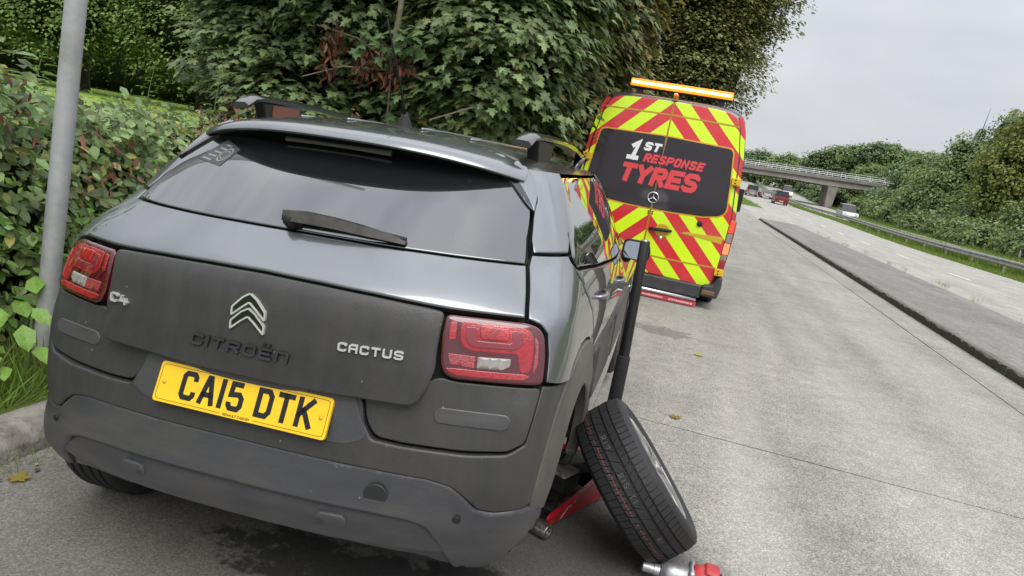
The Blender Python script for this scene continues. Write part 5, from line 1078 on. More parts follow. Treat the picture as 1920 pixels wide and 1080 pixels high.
# door handles, mirrors
for s in (-1,1):
    for (y, z) in ((.97,.925),(1.80,.865)):
        c = usurf(np.array(s*uy(y,z)), np.array(z), .012); h = MB(); 
        h.tube([(c[0]-s*.01,c[1]-.085,c[2]),(c[0]+s*.020,c[1]-.06,c[2]+.003),(c[0]+s*.024,c[1],c[2]+.004),(c[0]+s*.020,c[1]+.06,c[2]+.003),(c[0]-s*.01,c[1]+.085,c[2])], [.007,.009,.010,.009,.007], 8); h.build('door_handle', M_PAINTC, car, True)
    mo = MB(); x0 = s*.80; O = (s*.852, 2.56, .935)
    pr_ = rounded([(-.082,-.052),(.072,-.060),(.086,-.01),(.07,.058),(-.075,.062)], .03); n = len(pr_); V = []
    for (dy, f) in ((.010,.84),(0,.90),(0,.98),(.008,1.02),(.05,1.0),(.09,.8),(.115,.45)): V += [(O[0]+s*a*f, O[1]+dy, O[2]+b*f) for a, b in pr_]
    mo.add(V, [(i*n+j, i*n+(j+1) % n, (i+1)*n+(j+1) % n, (i+1)*n+j) for i in range(6) for j in range(n)]+[tuple(range(6*n,7*n))]); mo.tube([(s*.80,2.66,.875),(s*.80,2.60,.885),(O[0]-s*.04,2.60,O[2]-.035)], [.03,.03,.026], 8)
    mh = mo.build('door_mirror', mat('mirror_black', (.007,.007,.007), .5), car, auto=50)
    MB().prism([(a*.87,b*.87) for a, b in pr_] if s > 0 else [(a*.87,b*.87) for a, b in pr_][::-1], lambda a,b,d: (O[0]+s*a, O[1]+d+b*.13, O[2]+b), .001, .005).build('mirror_glass', mat('mirror_glass', (.50,.53,.56), .02, metal=1.0), mh)
# roof rails with thick rear feet
for s in (-1,1):
    V = []; F = []; yy = np.linspace(.70,2.05,26); 
    for i, y in enumerate(yy):
        f = i/25; zt = 1.458+.012*math.sin(math.pi*min(1,f*1.2))-.034*f**1.7; x = s*(.515-.0*f+.03*math.sin(math.pi*f)); w = .034 if f < .6 else .034-.012*(f-.6)
        zt -= .03*max(0,1-f/.05)
        V += [(x-s*w, y, zt-.010),(x-s*w*.5, y, zt),(x+s*w*.6, y, zt-.002),(x+s*w, y, zt-.014),(x+s*w*.8, y, zt-.024),(x-s*w*.9, y, zt-.022)]
    F = [(i*6+j, i*6+(j+1) % 6, (i+1)*6+(j+1) % 6, (i+1)*6+j) for i in range(25) for j in range(6)]+[tuple(range(6)), tuple(range(150,156))[::-1]]
    mb = MB(); mb.add(V, F); rl = mb.build('roof_rail', mat('rail_black', (.012,.012,.013), .22, coat=.8, coatr=.08), car, auto=45)
    V = []; 
    for (ya, yb_, z, w) in ((.86,1.08,1.352,.020),(.82,1.12,1.44,.023)):
        V += [(s*.525-w, ya, z),(s*.525+w, ya, z),(s*.525+w, yb_, z),(s*.525-w, yb_, z)]
    mb = MB(); mb.add(V, [(0,3,2,1),(4,5,6,7),(0,1,5,4),(1,2,6,5),(2,3,7,6),(3,0,4,7)]); mb.build('rail_foot', mat('satin_black', (.012,.012,.012), .45), rl, bevel=.008)
    x = s*.525-s*.0215
    MB().box(min(x,x-s*.004), max(x,x-s*.004), .885, 1.075, 1.362, 1.432).build('foot_reflection', mat('foot_reflection_brown', (.17,.062,.04), .55), rl)  # orange reflection of the light bar, painted as a brown strip
    V = []; mb = MB(); mb.tube([(s*.53,1.82,1.35),(s*.53,1.95,1.395),(s*.525,2.04,1.418)], [.03,.026,.02], 8); mb.build('rail_foot', M_BLACK, rl, True)
# aerial
mb = MB(); mb.lathe([(.0,.065),(.010,.063),(.016,.045),(.030,.012),(.036,0),(.036,-.02)], (0,.96,1.413), (0,-.06,1), 18); ab = mb.build('aerial_base', M_SEAL, car, True)
mb = MB(); mb.tube([(0,.955,1.465),(0,.93,1.50),(0,.90,1.545),(0,.80,1.66),(0,.712,1.762)], [.0085,.006,.0042,.0034,.0030], 8); mb.tube([(0,.712,1.762),(0,.708,1.767)], [.0045,.004], 8); mb.build('aerial', M_SEAL, ab, True)
# panel gaps seen as dark seals
mb = MB(); mb.tube([(-.40,.20,.245),(-.40,.02+.18,.235)], .03, 10); mb.build('exhaust_pipe', mat('exhaust_steel', (.12,.11,.10), .4, metal=.9), car, True)

# ---------------------------------------------------------------- wheels
def tyre_profile(R=.315, w=.205, rim=.222):
    h = w/2; pr = [(rim-.006,-h+.018),(rim+.004,-h+.006),(rim+.03,-h-.004),(R-.045,-h-.006),(R-.018,-h+.004),(R-.006,-h+.016)]
    gro = [-.055,-.020,.018,.052]
    pts = [(R-.002,-h+.026)]
    for g in gro: pts += [(R-.001,g-.0055),(R-.009,g-.004),(R-.009,g+.004),(R-.001,g+.0055)]
    pts += [(R-.002,h-.026)]
    return pr+pts+[(r,-a) for r,a in pr[::-1]]
def make_tyre(parent, O, A, tread=False, name='tyre', R=.315, w=.205):
    mb = MB(); mb.lathe(tyre_profile(R, w), O, A, 96 if tread else 40); t_ = mb.build(name, M_TYRE2 if tread else M_TYRE, parent, auto=35)
    return t_
M_TYRE2 = mat('new_tyre_rubber', (.021,.021,.022), .62, var=.15, vscale=40, bump=.15, bscale=120, spec=.4)
M_ALLOY = mat('alloy_grey', (.40,.395,.38), .36, metal=.9, var=.05, vscale=8); M_ALLOYD = mat('alloy_dark', (.03,.03,.032), .45, metal=.3)
def make_rim(parent, O, A, spokes=5, R=.222, w=.205, name='rim'):
    O = Vector(O); A = Vector(A).normalized(); u = A.orthogonal().normalized(); v = A.cross(u)
    def P(r, a, h): return O+A*h+(u*math.cos(a)+v*math.sin(a))*r
    mb = MB(); mb.lathe([(R-.002,.088),(R+.004,.094),(R-.004,.098),(R-.010,.093)], O, A, 64); rim = mb.build(name, M_ALLOY, parent, auto=40)
    mb = MB(); mb.lathe([(R-.010,.092),(R-.020,.060),(R-.030,.0),(0,-.02)], O, A, 48); mb.lathe([(R+.003,.09),(R,-.09),(0,-.07)], O, A, 48); mb.build('rim_barrel', M_ALLOYD, rim, auto=40)
    for k in range(spokes):
        a = 2*math.pi*k/spokes+.3; mb = MB()
        for sgn in (-1,1):      # each spoke forks towards the rim
            st = [(.035,a+sgn*.12,.092,.026),(.085,a+sgn*.10,.101,.017),(.14,a+sgn*.16,.103,.015),(R-.006,a+sgn*.27,.099,.020)]
            V = []
            for (r, b, h, hw) in st:
                da = hw/r; V += [P(r,b-da,h), P(r,b+da,h), P(r,b+da*1.15,h-.028), P(r,b-da*1.15,h-.028)]
            mb.add(V, [(i*4+j,i*4+(j+1) % 4,(i+1)*4+(j+1) % 4,(i+1)*4+j) for i in range(3) for j in range(4)]+[(0,1,2,3),(12,15,14,13)])
        mb.build('spoke', M_ALLOY, rim, bevel=.003, seg=1)
    mb = MB(); mb.lathe([(0,.108),(.026,.107),(.030,.103),(.030,.094),(.06,.090),(.062,.05)], O, A, 28); mb.build('hub_cap', M_ALLOY, rim, auto=40)
    for k in range(4):
        a = 2*math.pi*k/4+.5; MB().lathe([(0,.078),(.009,.078),(.009,.05)], P(.05,a,0), A, 6).build('wheel_nut', M_ALLOYD, rim)
    return rim
for (x, y, s) in ((-.715,.555,-1),(-.715,3.285,-1),(.715,3.285,1)):
    wv = MB(); wv.lathe(tyre_profile(.312,.20), (x,y,.296), (s,0,0), 48); wh = wv.build('wheel', M_TYRE, car, auto=35); 
    mb = MB(); mb.lathe([(.215,.09),(.205,.085),(.19,.03),(.12,.045),(.05,.06),(0,.062)], (x,y,.296), (s,0,0), 32); mb.build('rim', M_ALLOY, wh, auto=40)
# ================================================================ SERVICE VAN
van = thing('service_van', 'tyre service van with red and yellow chevron rear doors and a lit amber light bar', 'van', (-.555, 8.75, 0))
def chevron_mat():
    m = bpy.data.materials.new('chevron_film'); m.use_nodes = True; t = m.node_tree; N = t.nodes; L = t.links; p = N['Principled BSDF']
    p.inputs['Roughness'].default_value = .28; p.inputs['Coat Weight'].default_value = .5; p.inputs['Coat Roughness'].default_value = .05
    tcn = N.new('ShaderNodeTexCoord'); s = N.new('ShaderNodeSeparateXYZ'); L.new(tcn.outputs['Object'], s.inputs[0])
    def ma(op, a, b=None, c=None):
        n = N.new('ShaderNodeMath'); n.operation = op
        for i, v in enumerate((a, b, c)):
            if v is None: continue
            if isinstance(v, (int, float)): n.inputs[i].default_value = v
            else: L.new(v, n.inputs[i])
        return n.outputs[0]
    up = ma('GREATER_THAN', s.outputs['Z'], 1.5)
    v = ma('ADD', s.outputs['Z'], ma('ABSOLUTE', s.outputs['X'])); v = ma('SUBTRACT', v, ma('MULTIPLY_ADD', up, .170, .805))
    red = ma('LESS_THAN', ma('FLOORED_MODULO', ma('DIVIDE', v, .39), 1.0), .5)
    mx = N.new('ShaderNodeMix'); mx.data_type = 'RGBA'; L.new(red, mx.inputs['Factor']); mx.inputs[6].default_value = (.62,.88,.010,1); mx.inputs[7].default_value = (.60,.022,.032,1)
    nz = N.new('ShaderNodeTexNoise'); nz.inputs['Scale'].default_value = 3; nz.inputs['Detail'].default_value = 6; L.new(tcn.outputs['Object'], nz.inputs['Vector'])
    mr = N.new('ShaderNodeMapRange'); mr.inputs['From Min'].default_value = .45; mr.inputs['From Max'].default_value = .8; mr.inputs['To Max'].default_value = .18; L.new(nz.outputs['Fac'], mr.inputs['Value'])
    m2 = N.new('ShaderNodeMix'); m2.data_type = 'RGBA'; L.new(mr.outputs[0], m2.inputs['Factor']); L.new(mx.outputs[2], m2.inputs[6]); m2.inputs[7].default_value = (.30,.26,.20,1)
    L.new(m2.outputs[2], p.inputs['Base Color']); return m
M_CHV = chevron_mat()
M_VANB = mat('van_dark_paint', (.045,.038,.042), .3, coat=.6); M_VPL = mat('van_bumper_plastic', (.040,.041,.044), .5, var=.15, vscale=6, dirt=(.09,.085,.075), dscale=3, dlo=.5, dhi=.85)
M_AMB = mat('amber_edge', (.62,.30,.02), .4); M_VGL = mat('van_tinted_glass', (.030,.026,.030), .10, coat=.25, spec=.35)
wv_ = [(.14,.96),(.3,1.0),(1.1,1.0),(1.55,.955),(1.82,.935),(2.12,.885),(2.26,.845),(2.33,.79),(2.37,.70),(2.392,.5),(2.398,.25),(2.40,0)]
def vhalf(f=1.0, ins=0.): return [(max(0,w-ins)*f, z-(ins if z > 2.2 else 0)) for z, w in wv_]
secs = []
for y, ins, f in ((.03,.05,1),(.045,.02,1),(.09,0,1),(.4,0,1),(3.9,0,1),(4.6,.04,1)):
    h = vhalf(f, ins); o = [(-x, y+.055*max(0,z-1.1)**2*(1 if y < .1 else 0), z) for x, z in h]+[(x, y+.055*max(0,z-1.1)**2*(1 if y < .1 else 0), z) for x, z in h[-2::-1]]; secs.append(o)
nose = [(-x*.93, 5.2, .14+(z-.14)*.62) for x, z in vhalf()]; secs.append(nose+[(-x, y, z) for x, y, z in nose[-2::-1]])
nose = [(-x*.8, 5.75, .2+(z-.14)*.36) for x, z in vhalf()]; secs.append(nose+[(-x, y, z) for x, y, z in nose[-2::-1]])
n = len(secs[0]); mb = MB(); mb.add([p for s in secs for p in s], [(i*n+j, i*n+j+1, (i+1)*n+j+1, (i+1)*n+j) for i in range(len(secs)-1) for j in range(n-1)]+[(i*n+n-1, i*n, (i+1)*n, (i+1)*n+n-1) for i in range(len(secs)-1)]+[tuple(range(n)), tuple(range((len(secs)-1)*n, len(secs)*n))[::-1]])
mb.build('body', M_VANB, van, auto=40)
def VS(x, z): x = np.asarray(x, float); z = np.asarray(z, float); x, z = np.broadcast_arrays(x, z); return np.stack([x, .028+.055*np.maximum(0,z-1.1)**2+.02*x**2, z], -1)
def VN(x, z):
    e = 1e-3; n_ = np.cross(VS(x+e,z)-VS(x-e,z), VS(x,z+e)-VS(x,z-e)); return n_/np.linalg.norm(n_, axis=-1, keepdims=True)
def VP(x, z, d): return tuple(VS(x,z)+VN(np.array(x),np.array(z))*d)
K = dict(S=VS, SN=VN)
wz = lambda z: float(np.interp(z, [a for a, b in wv_], [b for a, b in wv_]))
for s in (-1,1):
    q = lambda P: [(s*a,b) for a,b in P]
    panel('rear_pillar', q([(.905,.56),(.94,.60),(.952,1.09),(.905,1.55),(.878,1.82),(.815,2.16),(.765,2.285),(.81,2.29),(.845,2.22),(.875,2.12),(.925,1.82),(.945,1.55),(.99,1.12),(.988,.56)]), M_CHV, van, off=.012, depth=.02, bev=.003, grid=.06, **K)
    dr = panel('rear_door', q([(.005,.285),(.80,.268),(.875,.30),(.905,.38),(.925,.62),(.937,1.1),(.892,1.55),(.866,1.82),(.802,2.15),(.752,2.275),(.66,2.318),(.5,2.333),(.005,2.347)]), M_CHV, van, off=.026, depth=.035, bev=.007, grid=.06, rnd=.03, **K)
    panel('window_surround', q([(.0055,1.045),(.30,1.05),(.62,1.068),(.80,1.105),(.862,1.15),(.882,1.215),(.845,1.55),(.808,1.875),(.792,1.908),(.75,1.925),(.0055,1.945)]), M_AMB, dr, off=.0285, depth=.01, bev=.003, grid=.07, rnd=.02, **K)
    gl = panel('rear_window', q([(.006,1.062),(.30,1.067),(.62,1.084),(.79,1.118),(.848,1.16),(.866,1.218),(.832,1.55),(.795,1.86),(.780,1.893),(.742,1.910),(.006,1.930)]), M_VGL, dr, off=.031, depth=.01, bev=.003, grid=.05, rnd=.02, **K)
    for zc, nm in ((2.185,'swage_line'),(.50,'swage_line')):
        mb = MB(); ribbon(mb, [(s*.008,zc),(s*.4,zc-.004),(s*(.80 if zc > 1 else .90),zc-.012 if zc > 1 else zc+.006)], .020, VP, .024, .030); mb.build(nm, mat('swage_amber', (.42,.27,.015), .45), dr, bevel=.003, seg=1)
    mb = MB(); ribbon(mb, [(s*.006,.30),(s*.006,1.045)], .006, VP, .02, .0295); ribbon(mb, [(s*.006,1.95),(s*.006,2.34)], .006, VP, .02, .0295); mb.build('door_edge', M_AMB, dr)
    mb = MB(); ribbon(mb, [(s*.0055,1.06),(s*.0055,1.93)], .007, VP, .03, .0335); mb.build('glass_edge', mat('glass_edge_brass', (.40,.27,.09), .4), dr)
    for zc in (1.55,.465):
        xc = wz(zc)-.055; h = MB(); h.box(s*xc-.052, s*xc+.052, -.032, .04, zc-.042, zc+.042); ho_ = h.build('door_hinge', mat('hinge_yellow', (.68,.42,.012), .4), van, bevel=.008)
        for dz in (-.018,.020): MB().lathe([(0,.035),(.010,.034),(.011,.0)], (s*xc-.01,0,zc+dz), (0,-1,0), 10).build('hinge_bolt', M_SEAL, ho_)
    # tail lamp column
    lp = panel('tail_lamp', q([(.938,1.105),(1.012,1.10),(1.018,.95),(1.008,.70),(.99,.49),(.912,.49),(.922,.75)]), mat('van_lens_dark_red', (.22,.012,.016), .1, coat=1.0), van, off=.030, depth=.06, bev=.008, grid=.05, rnd=.015, **K)
    for (z0, z1, mm, nm) in ((1.09,.95,mat('van_lit_red', (.55,.03,.03), .15, coat=1.0, emit=((1,.12,.05),.35)),'stop_lens'),(.94,.83,M_CLEAR,'reverse_lens'),(.82,.69,mat('van_lit_amber', (.6,.12,.05), .15, coat=1.0, emit=((1,.30,.10),.6)),'indicator_lens'),(.68,.62,M_CLEAR,'clear_lens'),(.61,.55,M_RED,'reflector')):
        xa = lambda z: np.interp(z, [.49,.75,1.105], [.922,.93,.946]); xb = lambda z: np.interp(z, [.49,.7,1.1], [.98,.998,1.004])
        panel(nm, q([(xa(z0),z0),(xb(z0),z0),(xb(z1),z1),(xa(z1),z1)]), mm, lp, off=.034, depth=.008, bev=.003, grid=.04, rnd=.008, **K)
    # bumper corner and recess
    mb = MB(); P_ = [(s*.80,.29),(s*.91,.31),(s*.945,.40),(s*1.0,.43),(s*1.012,.30),(s*.985,.15),(s*.78,.155)]
    mb.prism(P_ if s < 0 else P_[::-1], lambda a,b,d: (a,d,b), -.10, .45); mb.build('bumper_corner', M_VPL, van, bevel=.025, seg=3)
    MB().box(min(s*.80,s*.95), max(s*.80,s*.95), -.106, -.09, .185, .235).build('rear_reflector', mat('amber_reflector', (.16,.085,.03), .3, coat=.5), van, bevel=.006)
    for y in (.62, 4.4):
        w_ = MB(); w_.lathe(tyre_profile(.335,.22,.215), (s*.855,y,.335), (s,0,0), 40); wh = w_.build('wheel', M_TYRE, van, auto=35); MB().lathe([(.21,.09),(.19,.04),(.1,.05),(0,.07)], (s*.855,y,.335), (s,0,0), 24).build('rim', mat('van_steel_rim', (.3,.3,.3), .5, metal=.6), wh, True)
    mb = MB(); mb.tube([(s*.99,4.35,1.25),(s*1.1,4.33,1.3)], .03, 8); mb.box(min(s*1.08,s*1.24),max(s*1.08,s*1.24),4.25,4.36,1.1,1.5); mb.build('door_mirror', M_SEAL, van, bevel=.02)
mb = MB(); mb.box(-.79,.79,-.075,.3,.115,.275); mb.build('rear_bumper', M_VPL, van, bevel=.02)
mb = MB(); mb.tube([(-.80,-.115,.10),(.755,-.115,.10)], .021, 12); mb.build('step_tube', M_CHR, van, True)
rs = MB().box(-.79,.765,-.112,-.100,.012,.074).build('red_strip', mat('strip_red', (.52,.05,.07), .4), van, bevel=.004, seg=1)
mb = MB(); r_ = random.Random(4)
for x0, x1 in ((-.30,.0),(.12,.36),(.44,.72)):
    x = x0
    while x < x1: w_ = r_.uniform(.010,.022); mb.box(x, x+w_, -.1135, -.111, .030, r_.uniform(.048,.056)); x += w_+.008
mb.build('strip_print', mat('strip_print_pale', (.75,.55,.55), .5), rs)
# light bar on the roof
M_LED = mat('amber_led_lit', (1,.5,.1), .4, emit=((1,.62,.20), 9.0)); M_LENSA = mat('amber_lens_glow', (.6,.12,.008), .3, emit=((1,.17,.004), 1.7))
lb = MB(); lb.box(-.575,.655,.17,.29,2.455,2.475); bar = lb.build('light_bar', M_SEAL, van, bevel=.008)
MB().box(-.57,.65,.165,.285,2.474,2.560).build('amber_lens', M_LENSA, bar, bevel=.014, seg=3)
MB().box(-.55,.63,.158,.166,2.507,2.530).build('led_strip', M_LED, bar, bevel=.006)
for x in (-.45,.53): MB().box(x-.04,x+.04,.19,.27,2.385,2.456).build('bar_foot', M_SEAL, bar)
mb = MB(); mb.lathe([(0,.06),(.022,.055),(.034,.035),(.036,.0)], (.0,.10,2.408), (0,-1,.1), 20); mb.build('roof_marker_lamp', mat('amber_marker', (.55,.10,.01), .2, coat=1.0), van, auto=40)
# door handle, lock, camera cap, recess wedge on the right door
dr = [o for o in van.children if o.name.startswith('rear_door')][-1]
panel('handle_dish', pill(.183,.826,.088,.078,12), mat('dish_amber', (.50,.33,.015), .35), dr, off=.029, depth=.006, bev=.003, grid=.05, **K)
mb = MB(); mb.tube([VP(.035,.822,.03), VP(.045,.824,.062), VP(.10,.828,.068), VP(.20,.834,.068), VP(.285,.838,.060), VP(.292,.838,.03)], [.014,.019,.021,.021,.017,.012], 10); mb.build('door_handle', M_SEAL, dr, True)
mb = MB(); mb.lathe([(0,.038),(.016,.036),(.022,.030),(.022,.02)], VP(.184,.735,0), (0,-1,0), 16); mb.build('door_lock', M_CHR, dr, auto=40)
mb = MB(); mb.lathe([(0,.052),(.022,.05),(.034,.040),(.036,.02)], VP(.602,.99,0), (0,-1,0), 20); mb.build('round_cap', M_SEAL, dr, auto=40)
panel('recess_wedge', [(.395,.838),(.46,.862),(.905,.885),(.895,.80),(.62,.822)], mat('wedge_amber', (.50,.38,.014), .4), dr, off=.0285, depth=.006, bev=.003, grid=.05, **K)
mb = MB()
for (a, b) in ((-.02,1.025),(.025,1.025),(-.02,1.0),(.025,1.0)): mb.lathe([(0,.034),(.010,.033),(.011,.02)], VP(a,b,0), (0,-1,0), 8)
mb.build('door_catch', M_SEAL, dr)
# window lettering
gl = [o for d_ in van.children for o in d_.children if o.name.startswith('rear_window')]
M_LW = mat('lettering_white', (.72,.73,.74), .5); M_LR = mat('lettering_red', (.66,.055,.065), .5)
def wletters(txt, x, y, w, h, sw, gap, m, sh):
    for ch in txt:
        ww = w
        mb = MB(); glyph(mb, ch, x, y, ww, h, sw, VP, .0312, .0335, sh); o = mb.build('letter', m, gl[-1] if x > -.02 else gl[0]); x += ww+gap
wletters('J', -.435, 1.595, .155, .238, .052, .01, M_LW, .26)
wletters('ST', -.245, 1.727, .092, .105, .030, .012, M_LW, .26)
wletters('RESPONSE', -.222, 1.593, .080, .106, .027, .0105, M_LR, .26)
wletters('TYRES', -.478, 1.327, .178, .228, .060, .0115, M_LR, .20)
# three-pointed star in a ring
mb = MB(); mb.lathe([(.056,.040),(.062,.046),(.068,.044),(.070,.03),(.056,.03)], VP(-.003,1.195,0), (0,-1,.03), 36, closed=True)
c = VP(-.003,1.195,.036)
for k in range(3):
    a = math.radians(90+120*k); p_ = (c[0]+.058*math.cos(a), c[1], c[2]+.058*math.sin(a)); b1 = (c[0]+.012*math.cos(a+1.05), c[1], c[2]+.012*math.sin(a+1.05)); b2 = (c[0]+.012*math.cos(a-1.05), c[1], c[2]+.012*math.sin(a-1.05)); ap = (c[0], c[1]-.010, c[2])
    mb.add([p_, b1, b2, ap], [(0,1,3),(0,3,2)])
bdg = mb.build('round_emblem', M_CHR, van)
MB().lathe([(0,.034),(.060,.033),(.062,.02)], VP(-.003,1.195,0), (0,-1,.03), 30).build('emblem_disc', M_SEAL, bdg)

# ================================================================ LOOSE WHEEL
AZ, EL = .2273, .7194; WA = Vector((math.cos(EL)*math.cos(AZ), math.cos(EL)*math.sin(AZ), math.sin(EL))); WC = Vector((0,0,.29))
lw = thing('loose_wheel', 'new tyre on an alloy rim leaning on the jack beside the car', 'wheel', (-.006,2.66,0))
u_ = WA.orthogonal().normalized(); 
u_ = Vector((0,0,1)).cross(WA).normalized(); v_ = WA.cross(u_)
def TW(a, b, d):      # a: angle, b: axial, d: radius
    return tuple(WC+WA*b+(u_*math.cos(a)+v_*math.sin(a))*d)
tp = MB(); Rb = .3065; h = .1025; pr = [(.216,-h+.018),(.226,-h+.006),(.252,-h-.004),(.272,-h-.006),(.292,-h+.002),(.301,-h+.014),(Rb,-h+.03)]
tp.lathe(pr+[(r,-b) for r, b in pr[::-1]], WC, WA, 120); ty = tp.build('tyre', M_TYRE2, lw, auto=40)
def rib(b0, b1, N_, slant, gap, R0=.3075, R1=.3150, sh0=0., sh1=0.):
    mb = MB()
    for k in range(N_):
        a0 = 2*math.pi*k/N_; a1 = 2*math.pi*(k+1)/N_-gap/.315; V = []
        for (r) in (R0-.004, R1):
            for j in range(4):
                a = a0+(a1-a0)*j/3
                V += [TW(a-slant/.315*.5, b0, r-(sh0 if r == R1 else sh0)), TW(a+slant/.315*.5, b1, r-(sh1 if r == R1 else sh1))]
        F = [(8+2*j, 8+2*j+2, 8+2*j+3, 8+2*j+1) for j in range(3)]+[(2*j, 8+2*j, 8+2*j+1, 2*j+1) for j in (0,3)]+[(2*j, 2*j+2, 8+2*j+2, 8+2*j) for j in range(3)]+[(2*j+1, 8+2*j+1, 8+2*j+3, 2*j+3) for j in range(3)]
        mb.add(V, F)
    return mb
for (b0,b1,N_,sl,gp,s0,s1) in ((-.092,-.060,70,.006,.0036,.010,.0),(-.053,-.027,70,.016,.0045,0,0),(-.018,.012,44,.022,.0026,0,0),(.021,.045,60,-.008,.0024,0,0),(.052,.092,76,-.004,.0036,0,.010)):
    o = rib(b0,b1,N_,sl,gp,sh0=s0,sh1=s1).build('tread_rib', M_TYRE2, ty); o['kind'] = 'stuff'
mb = MB()
for k in range(150):
    a = 2*math.pi*k/150
    if random.random() < .75:
        b = -.040+random.uniform(-.002,.002); mb.add([TW(a,b-.002,.3154),TW(a+.022,b-.002,.3154),TW(a+.022,b+.002,.3154),TW(a,b+.002,.3154)], [(0,1,2,3)])
mb.build('red_line', mat('tyre_red_print', (.26,.035,.042), .7), ty)
M_CHK = mat('chalk_print', (.13,.133,.14), .8)
def tread_word(txt, a0, b0, hgt, wid, sw):
    mb = MB(); x = 0
    for ch in txt: 
        glyph(mb, ch, x, 0, wid, hgt, sw, lambda p,q,d: TW(a0+p/.3155, b0+q, .3152+d), 0, .0004); x += wid*1.5
    mb.build('tread_print', M_CHK, ty)
# which way the tread faces the camera
toC = (Vector((0,0,1.45))-Vector((-.006,2.66,0))-WC); toC -= WA*toC.dot(WA); AC = math.atan2(toC.dot(v_), toC.dot(u_))
tread_word('S1S', AC-.12, -.014, .018, .013, .0016); tread_word('T1', AC-.02-.16+.32, -.012, .017, .013, .0016); tread_word('R17', AC-.62, -.014, .019, .015, .0018); tread_word('R1', AC+.75, -.010, .015, .012, .0016)
mb = MB(); mb.lathe([(.262,.108),(.263,.1095),(.265,.1095),(.266,.108)], WC, WA, 90); mb.build('sidewall_ring', mat('sidewall_line', (.05,.05,.08), .5), ty)
make_rim(lw, WC, WA, 5, R=.222)

# ================================================================ TROLLEY JACK
M_JR = mat('jack_red', (.50,.015,.025), .35, coat=.5, dirt=(.10,.02,.02), dscale=12, dlo=.55, dhi=.85)
M_STEEL = mat('worn_steel', (.42,.40,.38), .35, metal=.9, dirt=(.08,.07,.06), dscale=30, dlo=.45, dhi=.7)
jk = thing('trolley_jack', 'low red trolley jack under the raised corner with its black handle upright', 'jack', (-.33,2.60,0), -math.radians(23))
pl_ = rounded([(0,.016),(.41,.012),(.62,.035),(.66,.10),(.61,.175),(.46,.168),(.31,.122),(.12,.078),(0,.062)], .02)
for x in (.022,-.222):
    p_ = MB().prism(pl_, lambda a,b,d: (d,a,b), x, x+.008).build('side_plate', M_JR, jk, bevel=.002, seg=1)
    MB().prism(rounded([(.02,.060),(.12,.077),(.31,.121),(.46,.167),(.46,.157),(.31,.110),(.12,.066),(.02,.050)], .004), lambda a,b,d: (d,a,b), x-.006, x+.016).build('plate_flange', M_JR, p_, bevel=.002, seg=1)
    if x > 0:
        mb = MB(); fn = lambda a,b,d: (x+.008+d, .095+a, .028+.33*a+b)
        glyph(mb, 'X', .03, .002, .045, .034, .009, fn, .0005, .0012, .5); mb.prism([(0,-.012),(.02,-.004),(.05,.006),(.045,.012),(.02,.006)], fn, .0005, .0012)
        mb.build('plate_logo', mat('logo_pale', (.62,.55,.57), .5), p_)
        mb = MB()
        for i, ch in enumerate('LIFT'): glyph(mb, ch, .092+.021*i, .008, .016, .024, .0042, fn, .0005, .0012, .5)
        mb.build('plate_lettering', mat('logo_pale', (.62,.55,.57), .5), p_)
mb = MB(); mb.lathe([(0,-.06),(.029,-.06),(.031,-.055),(.031,.055),(.029,.06),(.020,.06),(.018,.05),(0,.05)], (.012,-.045,.031), (1,0,0), 24); mb.build('front_roller', M_STEEL, jk, auto=40)
MB().box(-.20,.022,.05,.07,.03,.05).build('cross_member', M_SEAL, jk); MB().box(-.20,.022,.40,.46,.04,.12).build('cross_member', M_SEAL, jk)
mb = MB(); mb.tube([(-.22,.0,.035),(.03,.0,.035)], .012, 8); mb.build('axle', M_SEAL, jk)
mb = MB(); V = []
for (y, z, w) in ((.56,.13,.075),(.35,.19,.07),(.20,.205,.06),(.08,.20,.055)): V += [(-.10-w,y,z),(-.10+w,y,z),(-.10+w,y,z-.06),(-.10-w,y,z-.06)]
mb.add(V, [(i*4+j,i*4+(j+1) % 4,(i+1)*4+(j+1) % 4,(i+1)*4+j) for i in range(3) for j in range(4)]+[(0,1,2,3),(12,15,14,13)]); mb.build('lift_arm', M_SEAL, jk, bevel=.004, seg=1)
sd_ = MB().box(-.095,.035,.065,.185,.145,.205).build('saddle_block', M_SEAL, jk, bevel=.006); MB().box(-.09,.031,.07,.18,.2052,.222).build('saddle_pad', mat('pad_grey', (.36,.35,.32), .7, dirt=(.06,.06,.055), dscale=22, dlo=.5, dhi=.65), sd_, bevel=.004)
mb = MB(); mb.box(-.07,.0,.10,.17,.08,.15); mb.tube([(-.10,.25,.09),(-.10,.5,.10)], .035, 12); mb.build('hydraulic_ram', M_SEAL, jk, bevel=.003, seg=1)
mb = MB(); mb.tube([(-.087,.600,.06),(-.089,.600,.22)], .033, 14); mb.build('handle_socket', M_JR, jk, True)
M_FOAM = mat('black_foam', (.008,.008,.008), .8, var=.3, vscale=30, bump=.5, bscale=150); M_HBLK = mat('handle_black', (.008,.008,.008), .45, coat=.1)
mb = MB(); mb.tube([(-.089,.60,.20),(-.090,.60,.36),(-.0905,.60,.40),(-.092,.60,.62),(-.0925,.60,.628)], [.029,.030,.032,.0305,.026], 16); hf = mb.build('handle_sleeve', M_FOAM, jk, True)
mb = MB(); mb.tube([(-.0925,.60,.62),(-.101,.60,.9),(-.109,.60,1.155),(-.110,.60,1.16)], [.0255,.0235,.0225,.020], 16); mb.build('handle_tube', M_HBLK, jk, auto=50)
mb = MB(); mb.tube([(-.110,.60,1.155),(-.110,.60,1.166)], [.018,.016], 14); mb.build('handle_end', M_STEEL, jk, True)
for x in (-.235,.045): MB().lathe([(0,-.02),(.04,-.02),(.045,-.015),(.045,.015),(.04,.02),(0,.02)], (x,.60,.045), (1,0,0), 20).build('rear_caster', M_STEEL, jk, auto=40)

